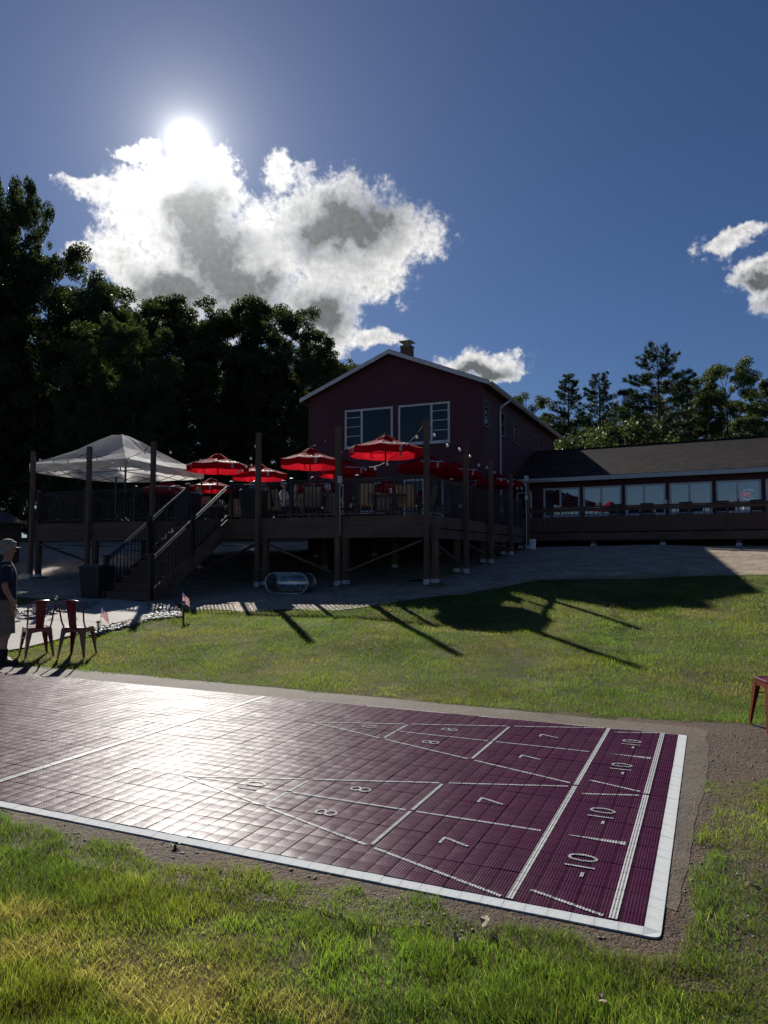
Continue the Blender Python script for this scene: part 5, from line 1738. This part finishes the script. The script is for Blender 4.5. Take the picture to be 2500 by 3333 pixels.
bk = gpt(1732, 1789)
bucket = thing('plastic_bucket', 'white plastic bucket at the corner where both decks meet', 'bucket', (bk.x, bk.y, bk.z + .012), 0)
MB().loft([ell((0, 0, z), r_, r_, 20) for z, r_ in ((0, .132), (.30, .150), (.302, .158), (.325, .158), (.327, .150), (.36, .151), (.362, .157), (.372, .157), (.372, .147), (.02, .128))], cap1=True).build('pail', M['plasticwhite'], bucket, smooth=False)
MB().tube([(.158 * math.cos(a), -.16 * math.sin(a) * .55 - .03 * math.sin(a), .33 - .15 * math.sin(a)) for a in [math.pi * k / 10 for k in range(11)]], .004, 5).build('bail_handle', M['galv'], bucket)

# ---------------------------------------------------------------- little flags, solar lights, sign
def flag_mat():
    m = bpy.data.materials.new('flag_cloth'); m.use_nodes = True
    t = m.node_tree; N = NT(t); b = t.nodes['Principled BSDF']
    uv = N.n('ShaderNodeAttribute', attribute_name='Col').outputs['Color']
    s = N.n('ShaderNodeSeparateColor', ins={0: uv})
    u, v = s.outputs[0], s.outputs[1]
    st = N.m('LESS_THAN', N.m('FRACT', N.m('MULTIPLY', v, 6.5)), .5)
    c = N.mix(st, (.62, .60, .58), (.42, .02, .035))
    can = N.m('MULTIPLY', N.m('LESS_THAN', u, .42), N.m('GREATER_THAN', v, .46))
    su = N.m('SUBTRACT', N.m('FRACT', N.m('MULTIPLY', u, 14.2)), .5); sv = N.m('SUBTRACT', N.m('FRACT', N.m('MULTIPLY', N.m('SUBTRACT', v, .46), 9.3)), .5)
    star = N.m('LESS_THAN', N.m('ADD', N.m('MULTIPLY', su, su), N.m('MULTIPLY', sv, sv)), .06)
    c = N.mix(can, c, N.mix(star, (.015, .025, .12), (.62, .60, .58)))
    N.set(b, 'Base Color', c); N.set(b, 'Roughness', .8)
    tr_ = N.n('ShaderNodeBsdfTranslucent', ins={0: c})
    mx = N.n('ShaderNodeMixShader', ins={0: .45, 1: b.outputs[0], 2: tr_.outputs[0]})
    t.links.new(mx.outputs[0], t.nodes['Material Output'].inputs[0])
    return m


M['flag'] = flag_mat()
M['stick'] = mat('flag_stick', (.30, .24, .16), .6, .2, 9)


def flag(x, y, h, label, sc=1.0):
    p = gpt(x, y)
    t = thing('small_flag', label, 'flag', tuple(p), 0, 'small flags beside the path')
    t.scale = (sc * .8,) * 3
    MB().tube([(0, 0, -.05), (.005, 0, h)], .005, 6).tube([(.005, 0, h), (.005, 0, h + .03)], [.009, .003], 6).build('stick', M['stick'], t)
    nu, nv = 12, 8; V = []; F = []; C = []
    for i in range(nu + 1):
        for j in range(nv + 1):
            u, v = i / nu, j / nv
            V.append((.008 + .155 * u + .02 * u * (1 - v), .03 * math.sin(u * 7 + v * 2) * u ** .7, h - .01 - .20 * (1 - v) - .16 * u ** 1.3 + .01 * math.sin(u * 9)))
            C.append((u, v, 0))
    for i in range(nu):
        for j in range(nv):
            a = i * (nv + 1) + j; F.append((a, a + nv + 1, a + nv + 2, a + 1))
    link('flag_cloth', np_mesh('flag_cloth', np.array(V), np.array(F), M['flag'], 4, np.array(C), True), t)


flag(327, 2052, .52, 'small striped flag on a stick beside the solar light')
flag(592, 2018, .66, 'small striped flag on a stick right of the stone border')
flag(121, 2005, .42, 'small shaded flag behind the yard sign', .8)


def solar(x, y, h, label):
    p = gpt(x, y)
    t = thing('solar_light', label, 'light', tuple(p), 0, 'solar path lights')
    MB().tube([(0, 0, -.03), (0, 0, h)], .016, 8).build('stake', M['plasticblack'], t)
    MB().tube([(0, 0, h), (0, 0, h + .055)], .026, 10).build('lens', M['bulb'], t)
    MB().loft([ell((0, 0, z), r_, r_, 12) for z, r_ in ((h + .055, .042), (h + .066, .042), (h + .085, .015))]).build('cap', M['plasticblack'], t)


solar(319, 2068, .17, 'black solar path light next to the small flag')
solar(597, 2022, .30, 'black solar path light at the right flag')
solar(181, 1992, .26, 'black solar path light behind the turned chair')
sp_ = gpt(118, 2010)
sign = thing('yard_sign', 'small white yard sign reading PLEASE with a running figure', 'sign', tuple(sp_), R(4))
MB().b2(-.085, .085, -.004, .004, .06, .27).build('panel', M['plasticwhite'], sign)
MB().b2(-.084, .084, -.007, -.0045, .222, .268).build('header_band', M['plasticblack'], sign)
MB().b2(-.084, .084, -.007, -.0045, .062, .095).build('footer_band', M['plasticblack'], sign)
link('lettering', text_mesh('PLEASE', .05, M['plasticwhite'], .001), sign, (0, -.0085, .245), (R(90), 0, 0))
fg = MB()
for a, b in (((.008, .19), (-.004, .155)), ((-.004, .155), (.022, .135)), ((.022, .135), (.014, .108)), ((-.004, .155), (-.018, .130)), ((-.018, .130), (-.042, .126)), ((.006, .183), (.030, .165)), ((.006, .183), (-.020, .172))):
    fg.bar((a[0], -.006, a[1]), (b[0], -.006, b[1]), .003, .011, (0, 1, 0))
fg.tube([(.014, -.0045, .205), (.014, -.0075, .205)], .010, 10)
fg.build('running_figure', M['plasticblack'], sign)
for s in (-1, 1):
    MB().tube([(s * .06, .006, -.05), (s * .06, .006, .24)], .003, 5).build('wire_leg', M['galv'], sign)

# ---------------------------------------------------------------- bar chairs and caddies on the wing deck
M['darkwood'] = mat('dark_bar_chair', (.045, .032, .028), .6, .25, 6, .2, 40)


def bar_chair(s, label):
    p = wing_pt(s, -2.28, WZ)
    t = thing('bar_chair', label, 'chair', tuple(p), R(-28.7) + random.uniform(-.12, .12), 'bar chairs along the wing deck')
    for sx in (-1, 1):
        MB().b2(sx * .22 - .02, sx * .22 + .02, -.22, -.18, 0, .70).build('leg', M['darkwood'], t)
        MB().b2(sx * .22 - .02, sx * .22 + .02, .17, .21, 0, 1.18).build('leg', M['darkwood'], t)
    MB().b2(-.25, .25, -.24, .16, .70, .74).build('seat', M['darkwood'], t)
    MB().b2(-.26, .26, .175, .205, .80, 1.22).build('backrest', M['darkwood'], t)
    MB().b2(-.20, .20, -.215, -.195, .25, .29).build('foot_rail', M['darkwood'], t)


bs = []
for px in (2006, 2107, 2231, 2350, 2467):
    r_ = (px - 1250) / FPX
    ox, oy = wx + math.sin(R(-28.7)) * 2.28, wy - math.cos(R(-28.7)) * 2.28
    bs.append((r_ * oy - ox) / (math.cos(R(-28.7)) - r_ * math.sin(R(-28.7))))
for s, lb in zip(bs, ('dark bar chair under the second dining window', 'dark bar chair under the third dining window', 'dark bar chair under the fourth dining window', 'dark bar chair left of the OPEN sign', 'dark bar chair right of the OPEN sign')):
    bar_chair(s, lb)
for px, lb in ((1952, 'condiment caddy on the bar rail before the second dining window'), (2172, 'condiment caddy on the bar rail between the third and fourth windows'), (2402, 'condiment caddy on the bar rail below the OPEN sign')):
    r_ = (px - 1250) / FPX
    ox, oy = wx + math.sin(R(-28.7)) * 2.87, wy - math.cos(R(-28.7)) * 2.87
    s = (r_ * oy - ox) / (math.cos(R(-28.7)) - r_ * math.sin(R(-28.7)))
    caddy(tuple(wing_pt(s, -2.87, WZ + 1.10)), lb, R(-28.7))

# ---------------------------------------------------------------- shed at the far left
sh_p = at(-62, 1800, 27)
shed = thing('garden_shed', 'small dark shed with a pitched roof behind the man', 'shed', (sh_p.x, sh_p.y, tz(sh_p.x, sh_p.y)), R(-15))
M['shedwood'] = mat('dark_shed_boards', (.05, .045, .04), .85, .3, 5, .4, 30)
MB().prism([(-.8, -1, 0), (.8, -1, 0), (.8, -1, 1.55), (0, -1, 1.95), (-.8, -1, 1.55)], (0, 2, 0)).build('wall', M['shedwood'], shed, fix=True)
for s in (-1, 1):
    MB().prism([(0, -1.15, 1.97), (0, -1.15, 2.03), (s * .98, -1.15, 1.54), (s * .98, -1.15, 1.48)], (0, 2.3, 0)).build('roof_slope', M['shingle'], shed, fix=True)
dr_ = MB().b2(-.35, .35, -1.03, -1.001, .05, 1.45).build('door', M['shedwood'], shed)
MB().b2(.25, .29, -1.06, -1.031, .7, .8).build('handle', M['blackmetal'], dr_)

# ---------------------------------------------------------------- weeds and fallen leaves
M['dryleaf'] = mat('dry_leaf', (.36, .29, .18), .8, .3, 20, .5, 80)
M['weed'] = mat('weed_leaf', (.05, .09, .025), .6, .3, 20, trans=.3)


def weed(x, y, n, h, label, seed):
    p = gpt(x, y); r_ = random.Random(seed)
    t = thing('weed', label, 'weed', tuple(p), 0, 'weeds at the court edge')
    for k in range(n):
        a = r_.uniform(0, 6.28); l = h * r_.uniform(.6, 1.2); d = Vector((math.cos(a), math.sin(a), 0)); s = Vector((-d.y, d.x, 0)) * .006
        b = d * .004; m_ = d * l * .5 + Vector((0, 0, l * .75)); e = d * l + Vector((0, 0, l * r_.uniform(.5, 1.0)))
        mb = MB(); mb.v = [b - s * .5, b + s * .5, m_ + s, m_ - s, e]; mb.f = [(0, 1, 2, 3), (3, 2, 4)]
        mb.build('leaf', M['weed'], t)


weed(570, 2762, 14, .03, 'dark weed clump in the dirt below the white court edge', 3)
weed(463, 2697, 10, .022, 'small sprig growing against the white court edge', 4)


def dry_leaf(x, y, s, label, seed):
    p = gpt(x, y); r_ = random.Random(seed)
    mb = MB(); n = 10; c = Vector((0, 0, .02))
    mb.v = [c] + [Vector((s * math.cos(6.283 * k / n) * (1 if k % 2 else .72), s * .62 * math.sin(6.283 * k / n) * (1 if k % 2 else .72), .02 + r_.uniform(-.012, .016))) for k in range(n)]
    mb.f = [(0, k + 1, (k + 1) % n + 1) for k in range(n)]
    o = mb.build('dry_leaf', M['dryleaf'], None, loc=(p.x, p.y, p.z + .03), rot=(r_.uniform(-.3, .3), r_.uniform(-.3, .3), r_.uniform(0, 6)))
    tag(o, label, 'leaf', 'fallen dry leaves in the grass')


dry_leaf(1585, 3038, .045, 'pale dry leaf at the dirt edge below the court corner line', 1)
dry_leaf(1490, 3100, .03, 'small dry leaf in the grass left of the pale leaf', 2)
dry_leaf(2455, 2930, .035, 'dry leaf in the grass at the right edge', 5)
dry_leaf(1960, 3300, .03, 'dry leaf in the grass near the bottom edge', 6)
